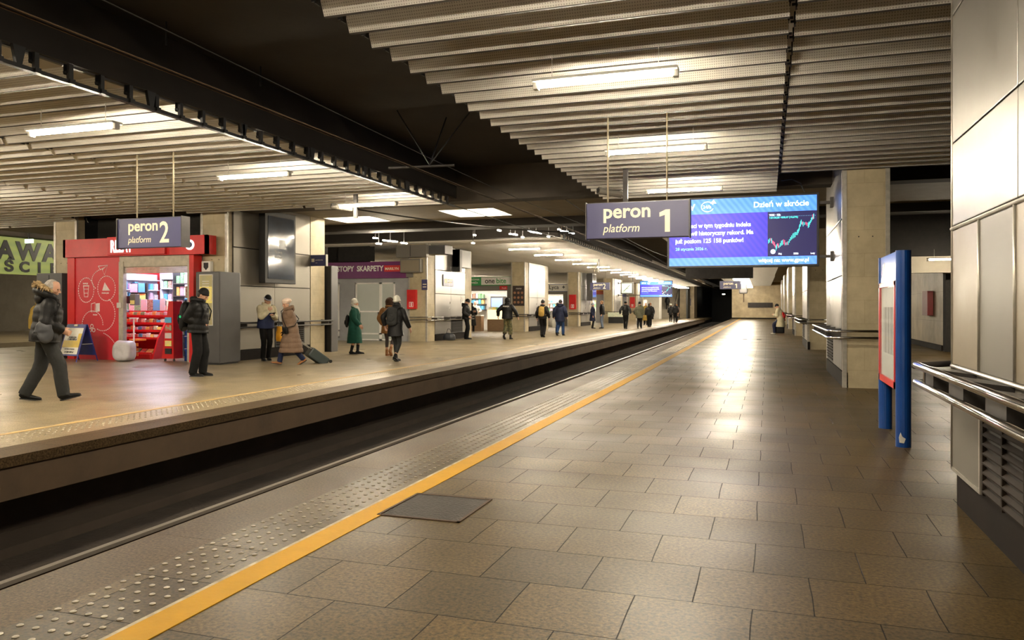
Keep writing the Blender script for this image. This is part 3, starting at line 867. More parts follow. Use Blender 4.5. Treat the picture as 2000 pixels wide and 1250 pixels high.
# ================================================================ SIGNS
def platform_sign(num, xl, xr, y, zb, zt, label, ztop, tubes):
    cx = (xl + xr) / 2
    t = thing('platform_sign', label, 'sign', (cx, y, (zb + zt) / 2))
    G().box(xl, xr, y - .07, y + .07, zb, zt, .006).build('sign_box', 'sign', t)
    g = G(); g.box(xr - .001, xr + .012, y - .09, y + .09, zb - .012, zt + .012); g.box(xl - .012, xl + .001, y - .09, y + .09, zb - .012, zt + .012)
    g.box(xl, xr, y - .03, y + .03, zt, zt + .012); g.build('end_trim', 'darkmetal', t)
    w = xr - xl; yf = y - .072
    text('peron', w * .192, 'cream', (xl + w * .165, yf, zb + .252 * (zt - zb) / .44), FN, t, bold=.0055 * w / 1.25, sx=1.02)
    text('platform', w * .114, 'cream', (xl + w * .165, yf, zb + .075 * (zt - zb) / .44), FN, t, shear=.22, bold=.0005, sx=.92)
    k = w / 1.25
    if num == '1':
        x0 = xl + w * .72; z0 = zb + .06 * k
        G().prism([(x0 + .065 * k, yf, z0), (x0 + .125 * k, yf, z0), (x0 + .125 * k, yf, z0 + .27 * k), (x0 + .075 * k, yf, z0 + .27 * k), (x0, yf, z0 + .235 * k), (x0, yf, z0 + .185 * k), (x0 + .065 * k, yf, z0 + .205 * k)], (0, .003, 0)).build('numeral', 'cream', t)
    else: text(num, w * .37, 'cream', (xl + w * (.655 if num == '2' else .67), yf, zb + .07 * (zt - zb) / .44), FN, t, bold=.006 * w / 1.25, sx=.85)
    for x in tubes:
        G().tube([(x, y, zt), (x, y, max(ztop, 4.36))], .011, n=8).build('hanger_tube', 'rod', t, smooth=True)
    return t
platform_sign('1', -2.157, -.90, 9.5, 2.255, 2.695, 'large navy sign reading peron platform 1, hanging over the near platform', ZC + .05, (-1.90, -1.17))
platform_sign('2', -9.63, -8.40, 9.5, 2.32, 2.77, 'large navy sign reading peron platform 2, hanging in front of the red kiosk', ZC + .05, (-9.32, -8.62))
platform_sign('2', -10.35, -9.15, 46.3, 2.46, 2.90, 'small distant navy sign reading peron platform 2 beside the far clock', 4.42, (-10.1, -9.4))
platform_sign('1', -2.68, -1.50, 46.8, 2.46, 2.92, 'small distant navy sign reading peron platform 1 below the large screen', 4.42, (-2.4, -1.8))

# video screens ----------------------------------------------------
M['lcd_top'] = emit('screen_header', (.07, .26, .95), 1.35, (.12, .36, 1.0), 3.2)
M['lcd_body'] = emit('screen_body', (.055, .045, .72), .95, (.10, .06, .80), 3.2)
M['lcd_foot'] = emit('screen_footer', (.10, .30, 1.0), 1.25, (.15, .38, 1.0), 3.2)
M['lcd_dark'] = emit('screen_chart_ground', (.012, .010, .09), 1.0)
M['lcd_white'] = emit('screen_white', (.80, .90, 1.0), 1.7)
M['lcd_cyan'] = emit('screen_cyan', (.25, .62, 1.0), 1.3)
M['lcd_teal'] = emit('screen_teal', (.08, .85, .78), 1.2)
M['lcd_pink'] = emit('screen_pink', (1.0, .12, .25), 1.2)
def video_screen(xl, xr, y, zb, zt, label, fine=True, br=()):
    t = thing('video_screen', label, 'screen', ((xl + xr) / 2, y, zb))
    W, H = xr - xl, zt - zb
    G().box(xl - .045, xr + .045, y, y + .16, zb - .045, zt + .045, .01).build('screen_case', 'black', t)
    yf = y - .004
    def q(name, m, a, b, c, d, dy=0):
        G().box(xl + W * a, xl + W * b, yf - dy, yf + .004, zb + H * c, zb + H * d).build(name, m, t)
    q('screen_header', 'lcd_top', 0, 1, .775, 1)
    q('screen_body', 'lcd_body', 0, .68, .12, .775)
    q('screen_footer', 'lcd_foot', 0, 1, 0, .12)
    q('screen_chart', 'lcd_dark', .68, 1, .12, .775)
    yt = yf - .003
    def tx(s, size, m, a, c, al='LEFT', bold=.0035, sx=1.0):
        text(s, size * H, m, (xl + W * a, yt, zb + H * c), FN, t, bold=bold * H / 1.45, ax=al, depth=.001, sx=sx)
    tx('GPW', .13, 'lcd_white', .04, .84, bold=.006)
    g = G(); g.tube([(xl + W * .27 + .09 * H * math.cos(a), yt - .001, zb + H * .885 + .075 * H * math.sin(a)) for a in [k * PI / 8 for k in range(1, 16)]], .008, n=6)
    g.prism([(xl + W * .27 + .09 * H, yt - .002, zb + H * .99), (xl + W * .27 + .13 * H, yt - .002, zb + H * .93), (xl + W * .27 + .04 * H, yt - .002, zb + H * .93)], (0, .003, 0)).build('round_logo', 'lcd_white', t)
    tx('24/h', .07, 'lcd_white', .238, .86, bold=.002)
    tx('Dzień w skrócie', .115, 'lcd_white', .95, .85, 'RIGHT')
    tx('Już trzeci w tym tygodniu indeks', .088, 'lcd_white', .045, .575, sx=.94)
    tx('ustanowił historyczny rekord. Ma', .088, 'lcd_white', .045, .46, sx=.95)
    tx('już poziom 125 158 punków!', .088, 'lcd_white', .045, .345, sx=.95)
    tx('28 stycznia 2026 r.', .062, 'lcd_cyan', .045, .235, bold=.002)
    tx('więcej na: www.gpw.pl', .075, 'lcd_white', .95, .04, 'RIGHT', bold=.003)
    tx('WIG · 12k', .036, 'lcd_white', .69, .715, bold=.003)
    tx('125158,88 +838,47 (+0,67%)', .034, 'lcd_teal', .69, .675, bold=.002)
    tx('Maj', .033, 'lcd_white', .75, .145, bold=.002); tx('2026', .033, 'lcd_white', .85, .145, bold=.003); tx('Luty', .033, 'lcd_white', .96, .145, bold=.002)
    # candles climbing to the upper right
    path = [(.685, .34), (.70, .37), (.712, .33), (.725, .30), (.735, .24), (.745, .29), (.755, .26), (.77, .31), (.785, .33), (.80, .30), (.815, .31), (.83, .37), (.845, .41), (.86, .43), (.875, .46), (.885, .50),
            (.89, .56), (.90, .61), (.912, .58), (.93, .59), (.945, .56), (.955, .59), (.965, .64), (.975, .68), (.985, .70)]
    gt, gp = G(), G()
    r2 = random.Random(3)
    for i in range(len(path) - 1):
        for k in range(2):
            u = k / 2
            x = path[i][0] + (path[i + 1][0] - path[i][0]) * u; z = path[i][1] + (path[i + 1][1] - path[i][1]) * u
            upw = path[i + 1][1] >= path[i][1]
            if r2.random() < .18: upw = not upw
            h = .018 + r2.random() * .02
            (gt if upw else gp).box(xl + W * (x - .0022), xl + W * (x + .0022), yt - .001, yt + .002, zb + H * (z - h), zb + H * (z + h))
    gt.build('rising_candles', 'lcd_teal', t); gp.build('falling_candles', 'lcd_pink', t)
    g = G()
    for k in range(28): g.box(xl + W * (.69 + k * .011), xl + W * (.695 + k * .011), yt, yt + .002, zb + H * .70, zb + H * .704)
    g.build('dotted_line', 'lcd_cyan', t)
    g = G(); g.lathe([(.035 * H, 0), (.035 * H, .003)], (xl + W * .715, yt, zb + H * .19), n=16, axis='Y'); g.build('small_logo', 'lcd_white', t)
    for (x0, x1, z) in br:
        a, b = sorted((x0, x1))
        g = G(); g.box(a, b, y + .03, y + .09, z - .03, z + .03); g.box(*( (x1 - .03, x1 + .03) if x1 > x0 else (x1 - .03, x1 + .03)), y - .02, y + .14, z - .10, z + .10)
        g.build('wall_arm', 'darkmetal', t)
    return t
video_screen(-1.99, .93, 16.55, 2.27, 3.66, 'large blue video screen with a stock chart, mounted on the near platform pillar', br=((.97, 1.21, 2.42), (.97, 1.21, 3.5)))
video_screen(-11.05, -8.2, 70.2, 2.35, 3.75, 'small far blue video screen with a stock chart over the middle platform', br=((-11.1, -13.07, 2.5), (-11.1, -13.07, 3.6)))
t = thing('cable_loop', 'black cable drooping to the top right of the large video screen', 'cable', (.6, 16.6, 3.8))
G().tube([(.25, 16.4, 3.95), (.45, 16.45, 3.98), (.62, 16.5, 3.9), (.7, 16.55, 3.72)], .012, n=6).build('cable', 'cable', t)
t = thing('hanging_display_case', 'dark box hanging behind and below the large video screen', 'display', (-1.5, 26, 2.5))
G().box(-2.55, -.45, 25.6, 25.9, 2.33, 2.95, .01).build('case', 'darkmetal', t)
for x in (-2.3, -.7): G().tube([(x, 25.75, 2.9), (x, 25.75, 5.0)], .015, n=6).build('hanger', 'darkmetal', t)

# portrait advert display on the first middle pillar
M['ad_face'] = mat('advert_picture', (.075, .10, .15), .10, c2=(.045, .055, .075), scale=.9, amt=.5, coat=.4)
M['ad_print'] = mat('advert_print', (.16, .18, .20), .25, scale=4)
t = thing('advert_display', 'dark portrait advert display mounted high on the first clad pillar', 'display', (-12.8, 18.2, 3.0))
G().box(-12.92, -12.72, 17.35, 18.75, 2.05, 4.0, .012).build('display_case', 'black', t)
G().box(-12.722, -12.712, 17.47, 18.66, 2.17, 3.86).build('display_face', 'ad_face', t)
G().box(-13.06, -12.9, 17.8, 18.3, 2.5, 3.5).build('wall_bracket', 'darkmetal', t)
g = G(); g.box(-12.713, -12.708, 17.95, 18.25, 3.0, 3.25); g.build('white_label', 'ad_print', t)
text('Nowa', .14, 'ad_print', (-12.709, 17.75, 2.86), FX, t, depth=.001)
text('kolekcja', .10, 'ad_print', (-12.709, 17.75, 2.74), FX, t, depth=.001)
# narrow display on the fourth pillar
t = thing('advert_display', 'narrow dark display on the distant pillar beside the far platform 2 sign', 'display', (-12.9, 57.4, 3.0))
G().box(-12.95, -12.5, 56.6, 58.0, 1.9, 3.95, .012).build('display_case', 'greybox', t)
G().box(-12.505, -12.49, 56.7, 57.9, 2.0, 3.85).build('display_face', 'ad_face', t)

# small flag sign
t = thing('flag_sign', 'small navy sign with white cross icon sticking out beside the advert display', 'sign', (-12.7, 20.1, 2.75))
G().box(-13.09, -12.56, 20.05, 20.13, 2.64, 2.97, .004).build('sign_box', 'sign', t)
G().box(-12.56, -12.54, 20.04, 20.14, 2.63, 2.98).build('end_trim', 'offwhite', t)
G().box(-13.05, -12.95, 20.045, 20.05, 2.76, 2.86).build('icon_tile', 'cream', t)
text('podziemia', .062, 'cream', (-12.91, 20.046, 2.80), FN, t, depth=.001); text('exit', .04, 'cream', (-12.91, 20.046, 2.72), FN, t, depth=.001, shear=.2)

def cctv(x, y, ztop, zcam, label, bx=1):
    t = thing('security_camera', label, 'camera', (x, y, zcam))
    G().box(x - .04, x + .04, y - .03, y + .03, zcam - .22, 4.36).build('post', 'darkmetal', t)
    g = G(); g.tube([(x - .06, y - .02, zcam - .02), (x - .06, y - .40, zcam + .02)], .06, n=14); g.tube([(x - .06, y - .40, zcam + .02), (x - .06, y - .46, zcam + .03)], .066, n=14)
    g.box(x - .14, x + .02, y - .46, y - .05, zcam + .045, zcam + .07); m4 = Matrix.Translation((x - .06, y, zcam)) @ Matrix.Rotation(R(-52), 4, 'Z') @ Matrix.Translation((-(x - .06), -y, -zcam)); g.xf(m4)
    g.build('camera_body', 'grey_panel', t, smooth=False)
    g = G().tube([(x - .06, y - .46, zcam + .03), (x - .06, y - .468, zcam + .031)], .048, n=14); g.xf(m4); g.build('lens', 'black', t)
    g = G(); g.tube([(x - .05, y, zcam - .04), (x - .02, y, zcam - .2), (x + .03, y, zcam - .22), (x + .05, y, zcam - .1)], .008, n=6); g.build('loop_cable', 'cable', t)
    return t
cctv(-8.35, 14.5, ZC + .1, 3.52, 'security camera on a black post hanging from the middle slatted ceiling')
cctv(-2.35, 13.3, ZC + .1, 3.38, 'security camera on a black post just above the big platform 1 sign')
cctv(-8.6, 40.5, ZF + .1, 3.5, 'tiny distant security camera hanging before the toothed dark ceiling chord')

# ================================================================ GREEN STATION NAME
M['green_glow'] = emit('lit_green_panel', (.30, .34, .08), .62, (.22, .28, .08), 1.3)
t = thing('station_name_sign', 'green lit wall sign with dark letters of the station name, far left', 'sign', (-33, 24, 3.7))
G().box(-33.2, -33.0, 17.2, 28.8, 2.92, 4.62, .01).build('sign_panel', 'green_glow', t)
for i, ch in enumerate('WARSZAWA'): text(ch, 1.16, 'black', (-32.985, 28.22 - (7 - i) * 1.15, 3.62), FX, t, bold=.045, ax='CENTER', depth=.02, name='letter')
for i, ch in enumerate('ŚRÓDMIEŚCIE'): text(ch, .66, 'black', (-32.985, 28.4 - (10 - i) * .77, 3.06), FX, t, bold=.03, ax='CENTER', depth=.02, sx=1.1, name='letter')
t = thing('exit_light', 'small green-white emergency light under the far ceiling, above the station name', 'light', (-27.4, 22, 4.1))
M['exit_glow'] = emit('exit_glow', (.75, .95, .7), 3)
G().box(-27.0, -26.6, 22.0, 22.05, 3.85, 4.0).build('light_panel', 'exit_glow', t); G().box(-26.85, -26.8, 22.0, 22.05, 4.0, 5.56).build('hanger', 'darkmetal', t)

# ================================================================ RED KIOSK
KY = 16.0
M['red_side'] = mat('red_graphic_panel', (.62, .030, .045), .4, c2=(.55, .026, .04), scale=2)
M['graphic'] = mat('white_graphic', (.85, .72, .72), .5, scale=9)
M['shutter'] = mat('beige_shutter', (.50, .45, .36), .45, .2, scale=8)
M['shop_light'] = emit('shop_light', (.84, .80, 1.0), 38)
M['kiosk_in'] = mat('white_interior', (.82, .80, .86), .5, scale=3)
t = thing('kiosk', 'red newspaper kiosk with an open front and white line drawings', 'kiosk', (-16, 16.2, 0))
kiosk = t
G().box(-17.95, -16.27, KY, KY + .08, 0, 2.74).build('graphic_panel', 'red_side', t)
G().box(-18.05, -17.80, KY - .03, KY + .1, 0, 2.74).build('corner_post', 'red', t)
G().box(-13.98, -13.84, KY - .05, KY + .12, 0, 2.74).build('corner_post', 'red', t)
g = G(); g.box(-16.27, -16.12, KY - .04, KY + .08, 0, 2.6); g.box(-14.05, -13.98, KY - .04, KY + .08, 0, 2.6); g.build('door_frame', 'shutter', t)
g = G(); g.box(-16.27, -13.98, KY - .02, KY + .25, 2.46, 2.74, .01); g.build('shutter_box', 'shutter', t)
g = G()
for k in range(5): g.box(-16.12, -14.05, KY + .02, KY + .045, 2.29 + k * .036, 2.29 + k * .036 + .03, .004)
g.build('roller_shutter', 'shutter', t)
g = G(); g.box(-18.08, -13.35, KY - .14, KY - .06, 2.74, 3.22); g.box(-18.08, -18.0, KY - .14, 19.3, 2.74, 3.22); g.box(-13.43, -13.35, KY - .14, KY + .2, 2.74, 3.22); g.build('fascia', 'red', t)
G().box(-18.06, -13.9, KY - .1, 19.3, 2.745, 2.80).build('roof', 'darkmetal', t)
G().box(-16.48, -14.6, KY - .22, KY - .12, 2.76, 3.24, .01).build('name_board', 'red', t)
M['name_glow'] = emit('lit_letters', (1.0, .95, .9), 1.6)
text('RELAY', .44, 'name_glow', (-16.36, KY - .225, 2.84), FN, t, bold=.012, depth=.006, sx=.55, space=1.05)
G().lathe([(.13, 0), (.13, .03)], (-13.87, KY - .17, 2.98), n=24, axis='Y').build('round_logo', 'name_glow', t)
G().lathe([(.07, 0), (.07, .012)], (-13.85, KY - .182, 2.98), n=20, axis='Y').build('logo_disc', 'sign', t)
G().box(-18.05, -18.0, KY, 19.3, 0, 2.74).build('side_wall', 'red', t)
G().box(-13.90, -13.84, KY + .12, 16.25, 0, 2.74).build('side_wall', 'red', t)
G().box(-18.0, -13.9, 19.25, 19.3, 0, 2.74).build('back_wall', 'kiosk_in', t)
G().box(-13.96, -13.92, 16.3, 19.25, 0, 2.74).build('inner_wall', 'kiosk_in', t)
G().box(-18.0, -13.95, KY + .1, 19.25, 2.66, 2.72).build('inner_ceiling', 'kiosk_in', t)
for x in (-17.3, -16.2, -15.1):
    G().box(x - .4, x + .4, 17.0, 17.3, 2.63, 2.66).build('ceiling_light', 'shop_light', t)
G().box(-17.7, -15.2, 18.3, 18.5, 2.60, 2.66).build('ceiling_light', 'shop_light', t)
# drawings on the panel
def dashes(cx, cz, rx, rz, a0, a1, n, dash=.6):
    g = G()
    for k in range(n):
        u0 = a0 + (a1 - a0) * k / n; u1 = u0 + (a1 - a0) / n * dash
        g.tube([(cx + rx * math.cos(R(u)), KY - .004, cz + rz * math.sin(R(u))) for u in (u0, u1)], .012, n=4)
    for v in g.bm.verts: v.co.y = KY - .004 + (v.co.y - KY + .004) * .25
    return g
for c in ((-17.42, 1.86, .27, .33, 0, 360, 30), (-16.72, 1.90, .30, .33, 0, 360, 32), (-16.80, 2.12, .42, .30, 95, 230, 15), (-16.85, 1.22, .42, .45, 60, -120, 22), (-17.2, .92, .36, .38, 0, 180, 20), (-17.1, .15, .75, .6, 10, 70, 14)):
    dashes(*c).build('dotted_loop', 'graphic', t)
def outline(pts, r=.011):
    g = G().tube([(x, KY - .004, z) for x, z in pts], r, n=4)
    for v in g.bm.verts: v.co.y = KY - .004 + (v.co.y - KY + .004) * .25
    return g
X, Z = -16.85, 2.42
outline([(X - .15, Z + .08), (X + .17, Z + .10), (X + .06, Z - .16), (X - .01, Z - .02), (X + .17, Z + .10), (X - .08, Z - .02), (X - .15, Z + .08)]).build('paper_plane_icon', 'graphic', t)
X, Z = -17.42, 1.86
g = outline([(X - .09, Z + .12), (X - .06, Z - .18), (X + .06, Z - .18), (X + .09, Z + .12), (X - .09, Z + .12)]); g.box(X - .10, X + .10, KY - .01, KY, Z + .1, Z + .13); g.box(X - .08, X + .08, KY - .01, KY, Z + .02, Z + .035); g.box(X - .07, X + .07, KY - .01, KY, Z - .09, Z - .075); g.build('cup_icon', 'graphic', t)
text('NAPOJE', .05, 'graphic', (X - .11, KY - .006, Z + .16), FN, t, depth=.001, bold=.002)
X, Z = -16.74, 1.92
g = G(); g.prism([(X - .12, KY - .008, Z - .08), (X + .14, KY - .008, Z - .08), (X - .04, KY - .008, Z + .14)], (0, .01, 0)); g.build('sandwich_icon', 'graphic', t)
text('PRZEKĄSKI', .05, 'graphic', (X - .14, KY - .006, Z - .16), FN, t, depth=.001, bold=.002)
X, Z = -17.1, 1.40
g = outline([(X - .14, Z + .09), (X - .01, Z + .12), (X - .01, Z - .12), (X - .14, Z - .13), (X - .14, Z + .09)]); g.prism([(X + .02, KY - .008, Z + .10), (X + .15, KY - .008, Z + .11), (X + .15, KY - .008, Z - .11), (X + .02, KY - .008, Z - .13)], (0, .01, 0)); g.build('book_icon', 'graphic', t)
text('PRASA', .05, 'graphic', (X - .08, KY - .006, Z - .22), FN, t, depth=.001, bold=.002)
X, Z = -17.22, .82
for a in (90, 210, 330):
    cx, cz = X + .07 * math.cos(R(a)), Z + .07 * math.sin(R(a))
    outline([(cx + .05 * math.cos(R(q)), cz + .05 * math.sin(R(q))) for q in range(0, 361, 45)]).build('leaf_icon', 'graphic', t)
# round stickers and key switch on the frame
tag(G().box(-16.30, -16.16, KY - .08, KY - .04, 1.38, 1.52, .008).build('key_switch', 'offwhite'), 'small white key switch on the door frame of the red kiosk', 'switch')
tag(G().box(-13.80, -13.52, 16.18, 16.30, 2.25, 2.58, .02).build('alarm_box', 'white'), 'white alarm siren box with dark shield beside the red kiosk', 'alarm')
al = bpy.data.objects['alarm_box']
g = G(); g.prism([(-13.72, 16.17, 2.54), (-13.58, 16.17, 2.54), (-13.58, 16.17, 2.42), (-13.65, 16.17, 2.35), (-13.72, 16.17, 2.42)], (0, .012, 0)); g.build('shield', 'black', al)

# shelves and goods
BR = random.Random(11)
goods = []
for i, c in enumerate([(.75, .08, .06), (.85, .82, .80), (.9, .45, .08), (.12, .35, .75), (.85, .75, .15), (.15, .5, .2), (.75, .35, .55), (.55, .55, .6), (.25, .1, .08), (.9, .85, .65)]):
    goods.append(mat('goods_%d' % i, c, .4, c2=(c[0] * .4 + .5 * ((i * 37) % 10) / 10, c[1] * .4 + .3, c[2] * .5 + .2), scale=22, amt=.12))
def goods_row(kind, x0, x1, y, z, h, d, n, label, cat, group, tilt=0.0, wv=.7):
    """separate items standing side by side"""
    w = (x1 - x0) / n
    for k in range(n):
        ww = w * (wv + .25 * BR.random()); hh = h * (.8 + .35 * BR.random())
        g = G(); g.box(-ww / 2, ww / 2, 0, d, 0, hh, min(.006, d * .2))
        o = g.build(kind, goods[BR.randrange(10)])
        o.location = (x0 + w * (k + .5), y, z); o.rotation_euler = (-tilt, 0, BR.uniform(-.05, .05))
        tag(o, label, cat, group)
def mag_stand():
    t = thing('magazine_stand', 'wide red stepped magazine stand inside the red kiosk', 'shelf', (-16.6, 17, 0))
    for x in (-17.45, -15.75):
        G().prism([(x, 16.55, 0), (x, 17.5, 0), (x, 17.5, 1.25), (x, 17.2, 1.25), (x, 16.75, .55)], (.05, 0, 0)).build('end_panel', 'red', t)
    for k, (y, z) in enumerate(((16.55, .12), (16.78, .52), (16.9, .72), (17.02, .92), (17.14, 1.12))):
        g = G(); g.box(-17.4, -15.75, y, y + (.5 if k == 0 else .28), z, z + .02); g.box(-17.4, -15.75, y - .001, y + .015, z, z + .06); g.build('shelf', 'red', t)
    G().box(-17.4, -15.75, 16.5, 16.6, 0, .14, .01).build('base_front', 'red', t)
    G().box(-17.4, -15.75, 17.45, 17.5, 0, 1.3).build('back_panel', 'red', t)
mag_stand()
for k, (y, z) in enumerate(((16.8, .541), (16.92, .741), (17.04, .941), (17.16, 1.141))):
    goods_row('snack_pack', -17.37, -15.78, y, z, .13, .06, 12, 'colourful small packet on the red magazine stand of the kiosk', 'packet', 'packets on the red kiosk stand')
goods_row('magazine', -17.35, -15.8, 17.36, 1.302, .32, .02, 7, 'magazine propped upright on top of the red kiosk stand', 'magazine', 'magazines on top of the red kiosk stand', wv=.8)
goods_row('magazine', -17.2, -15.9, 16.68, .15, .20, .06, 6, 'magazine lying in the lowest bin of the red kiosk stand', 'magazine', 'magazines in the lowest bin of the kiosk stand', tilt=.9)
t = thing('newspaper_rack', 'dark wire rack of newspapers behind the red stand in the kiosk', 'rack', (-17.3, 17.9, 0))
G().box(-17.65, -17.05, 17.75, 17.8, 1.2, 2.1).build('rack_back', 'darkmetal', t)
for k in range(3): G().box(-17.65, -17.05, 17.66, 17.76, 1.25 + .28 * k, 1.27 + .28 * k).build('rack_shelf', 'darkmetal', t)
G().box(-17.4, -17.3, 17.75, 17.8, 0, 1.2).build('rack_leg', 'darkmetal', t)
for k in range(3): goods_row('newspaper', -17.63, -17.07, 17.70, 1.272 + .28 * k, .24, .02, 2, 'newspaper in the dark wire rack of the red kiosk', 'newspaper', 'newspapers in the wire rack', wv=.8)
def side_shelves():
    t = thing('shelving_unit', 'white shelving along the left inner wall of the red kiosk', 'shelf', (-17.85, 18.2, 0))
    G().box(-17.98, -17.95, 17.2, 19.1, 0, 2.4).build('back_panel', 'kiosk_in', t)
    for z in (1.0, 1.3, 1.6, 1.9, 2.2): G().box(-17.95, -17.72, 17.2, 19.1, z, z + .025).build('shelf', 'kiosk_in', t)
    for z in (1.026, 1.326, 1.626, 1.926):
        for k in range(9):
            y = 17.3 + k * .2; h = .14 + .1 * BR.random()
            g = G(); g.box(-.05, .05, -.06, .06, 0, h, .006)
            o = g.build('carton', goods[BR.choice([1, 1, 3, 7, 9, 6, 5])]); o.location = (-17.83, y, z)
            tag(o, 'small carton on the white side shelves of the red kiosk', 'carton', 'cartons on the white kiosk shelves')
side_shelves()
def back_shelves():
    t = thing('shelving_unit', 'white shelving on the back wall of the red kiosk', 'shelf', (-16.8, 19.0, 0))
    G().box(-17.6, -15.9, 19.15, 19.2, 0, 2.4).build('back_panel', 'kiosk_in', t)
    for z in (.9, 1.25, 1.6, 1.95, 2.25): G().box(-17.6, -15.9, 18.85, 19.15, z, z + .03).build('shelf', 'kiosk_in', t)
    for x in (-17.6, -16.8, -15.93): G().box(x, x + .03, 18.85, 19.2, 0, 2.4).build('upright', 'kiosk_in', t)
    for z in (.932, 1.282, 1.632, 1.982):
        goods_row('carton', -17.55, -15.95, 18.92, z, .2, .1, 10, 'small carton on the white back shelves of the red kiosk', 'carton', 'cartons on the white back shelves of the kiosk', wv=.6)
back_shelves()
def sweets():
    t = thing('snack_shelf', 'dark shelf of crisps and sweets in the right half of the kiosk', 'shelf', (-15.5, 17.9, 0))
    for z in (.6, 1.0, 1.35, 1.7, 2.05): G().box(-16.0, -15.1, 17.6, 18.05, z, z + .025).build('shelf', 'greybox', t)
    for x in (-16.0, -15.12): G().box(x, x + .02, 17.6, 18.05, 0, 2.4).build('upright', 'greybox', t)
    for z in (.627, 1.027, 1.377, 1.727, 2.077): goods_row('snack_bag', -15.95, -15.16, 17.68, z, .26, .09, 6, 'bright snack bag on the dark shelf of the red kiosk', 'snack bag', 'snack bags on the dark kiosk shelf', wv=.75)
sweets()
M['blue_crate'] = mat('blue_crate', (.02, .10, .42), .45, scale=5)
for k in range(5):
    t = thing('crate', ['blue plastic crate on the floor, lowest of the stack in the kiosk opening', 'blue plastic crate second from the bottom of the kiosk stack', 'blue plastic crate in the middle of the kiosk stack',
               'blue plastic crate second from the top of the kiosk stack', 'blue plastic crate on top of the kiosk stack'][k], 'crate', (-14.3, 16.35, .32 * k))
    x0, x1, y0, y1 = -14.42, -14.07, 16.28, 16.75; z = .325 * k
    g = G(); g.box(x0, x1, y0, y0 + .02, z, z + .31); g.box(x0, x1, y1 - .02, y1, z, z + .31); g.box(x0, x0 + .02, y0, y1, z, z + .31); g.box(x1 - .02, x1, y0, y1, z, z + .31); g.box(x0, x1, y0, y1, z, z + .02)
    g.box(x0 - .01, x1 + .01, y0 - .012, y0 + .01, z + .27, z + .31); g.box(x0 - .01, x1 + .01, y0 - .012, y0 + .01, z + .13, z + .15)
    for q in range(4): g.box(x0 + .04 + q * .11, x0 + .055 + q * .11, y0 - .012, y0, z, z + .3)
    g.build('crate_body', 'blue_crate', t)
    if k in (0, 1): G().box(x1 - .14, x1 - .02, y0 - .016, y0 - .012, z + .05, z + .18).build('paper_label', 'offwhite', t)
tag(G().box(-14.41, -14.08, 16.3, 16.74, 1.635, 1.95, .01).build('open_carton', goods[8]), 'brown open sales carton on top of the blue crates', 'carton')
t = thing('wheeled_display', 'tall red wheeled display rack in the kiosk opening, beside the blue crates', 'rack', (-14.8, 16.1, 0))
G().prism([(-14.82, 15.92, .08), (-14.44, 15.92, .08), (-14.46, 15.92, 1.55), (-14.60, 15.92, 1.55)], (0, .32, 0)).build('rack_body', 'red', t)
for k in range(5):
    G().box(-14.70, -14.50, 15.90, 15.92, .2 + k * .2, .34 + k * .2).build('pocket', goods[(k * 3 + 1) % 10] if k else 'black', t)
for x in (-14.78, -14.50):
    G().lathe([(.035, -.012), (.035, .012)], (x, 16.0, .04), n=12, axis='X').build('castor', 'grey_panel', t)
def crumple(g, seed, amp):
    from mathutils import noise
    for v in g.bm.verts:
        n = noise.noise_vector(v.co * 5 + Vector((seed, 0, 0))); v.co += n * amp
    return g
M['plastic'] = mat('white_plastic_film', (.62, .60, .62), .3, c2=(.45, .43, .45), scale=5, amt=.5, bump=.6, bscale=14)
g = G(); bmesh.ops.create_icosphere(g.bm, subdivisions=4, radius=1)
for v in g.bm.verts:
    p = v.co; v.co = Vector((math.copysign(abs(p.x) ** .6, p.x) * .28, math.copysign(abs(p.y) ** .6, p.y) * .2, math.copysign(abs(p.z) ** .55, p.z) * .26 + .27)); v.co.z = max(v.co.z, .0)
crumple(g, 3, .03); g.xf(Matrix.Translation((-15.84, 15.72, 0)))
for v in g.bm.verts: v.co.z = max(0.002, v.co.z)
tag(g.build('plastic_bag', 'plastic', smooth=True), 'large pale plastic bag on the floor at the left of the kiosk opening', 'bag')
M['orange'] = mat('orange_plastic', (.85, .25, .03), .4, scale=5)
t = thing('stool', 'orange step stool behind the pale plastic bag in the kiosk', 'stool', (-16.05, 16.4, 0))
g = G(); g.box(-16.22, -15.92, 16.25, 16.55, .5, .55, .01)
for k in range(3): g.box(-16.22, -15.92, 16.25, 16.27, .1 + k * .13, .18 + k * .13)
g.build('stool_body', 'orange', t)
t = thing('card_terminal_stand', 'small white stand with a yellow-grey terminal at the kiosk door', 'stand', (-16.05, 16.25, 0))
G().tube([(-16.02, 16.22, 0), (-16.02, 16.22, 1.12)], .02, n=8).build('pole', 'white', t)
G().lathe([(.12, 0), (.12, .02)], (-16.02, 16.22, 1.1), n=16).build('tray', 'white', t)
G().box(-16.08, -15.9, 16.14, 16.3, 1.45, 1.75, .01).build('terminal', 'grey_panel', t)
G().box(-16.06, -15.92, 16.135, 16.14, 1.48, 1.58).build('terminal_label', goods[4], t)
G().box(-16.24, -16.08, 16.2, 16.24, 1.5, 1.7).build('terminal_arm', 'black', t)

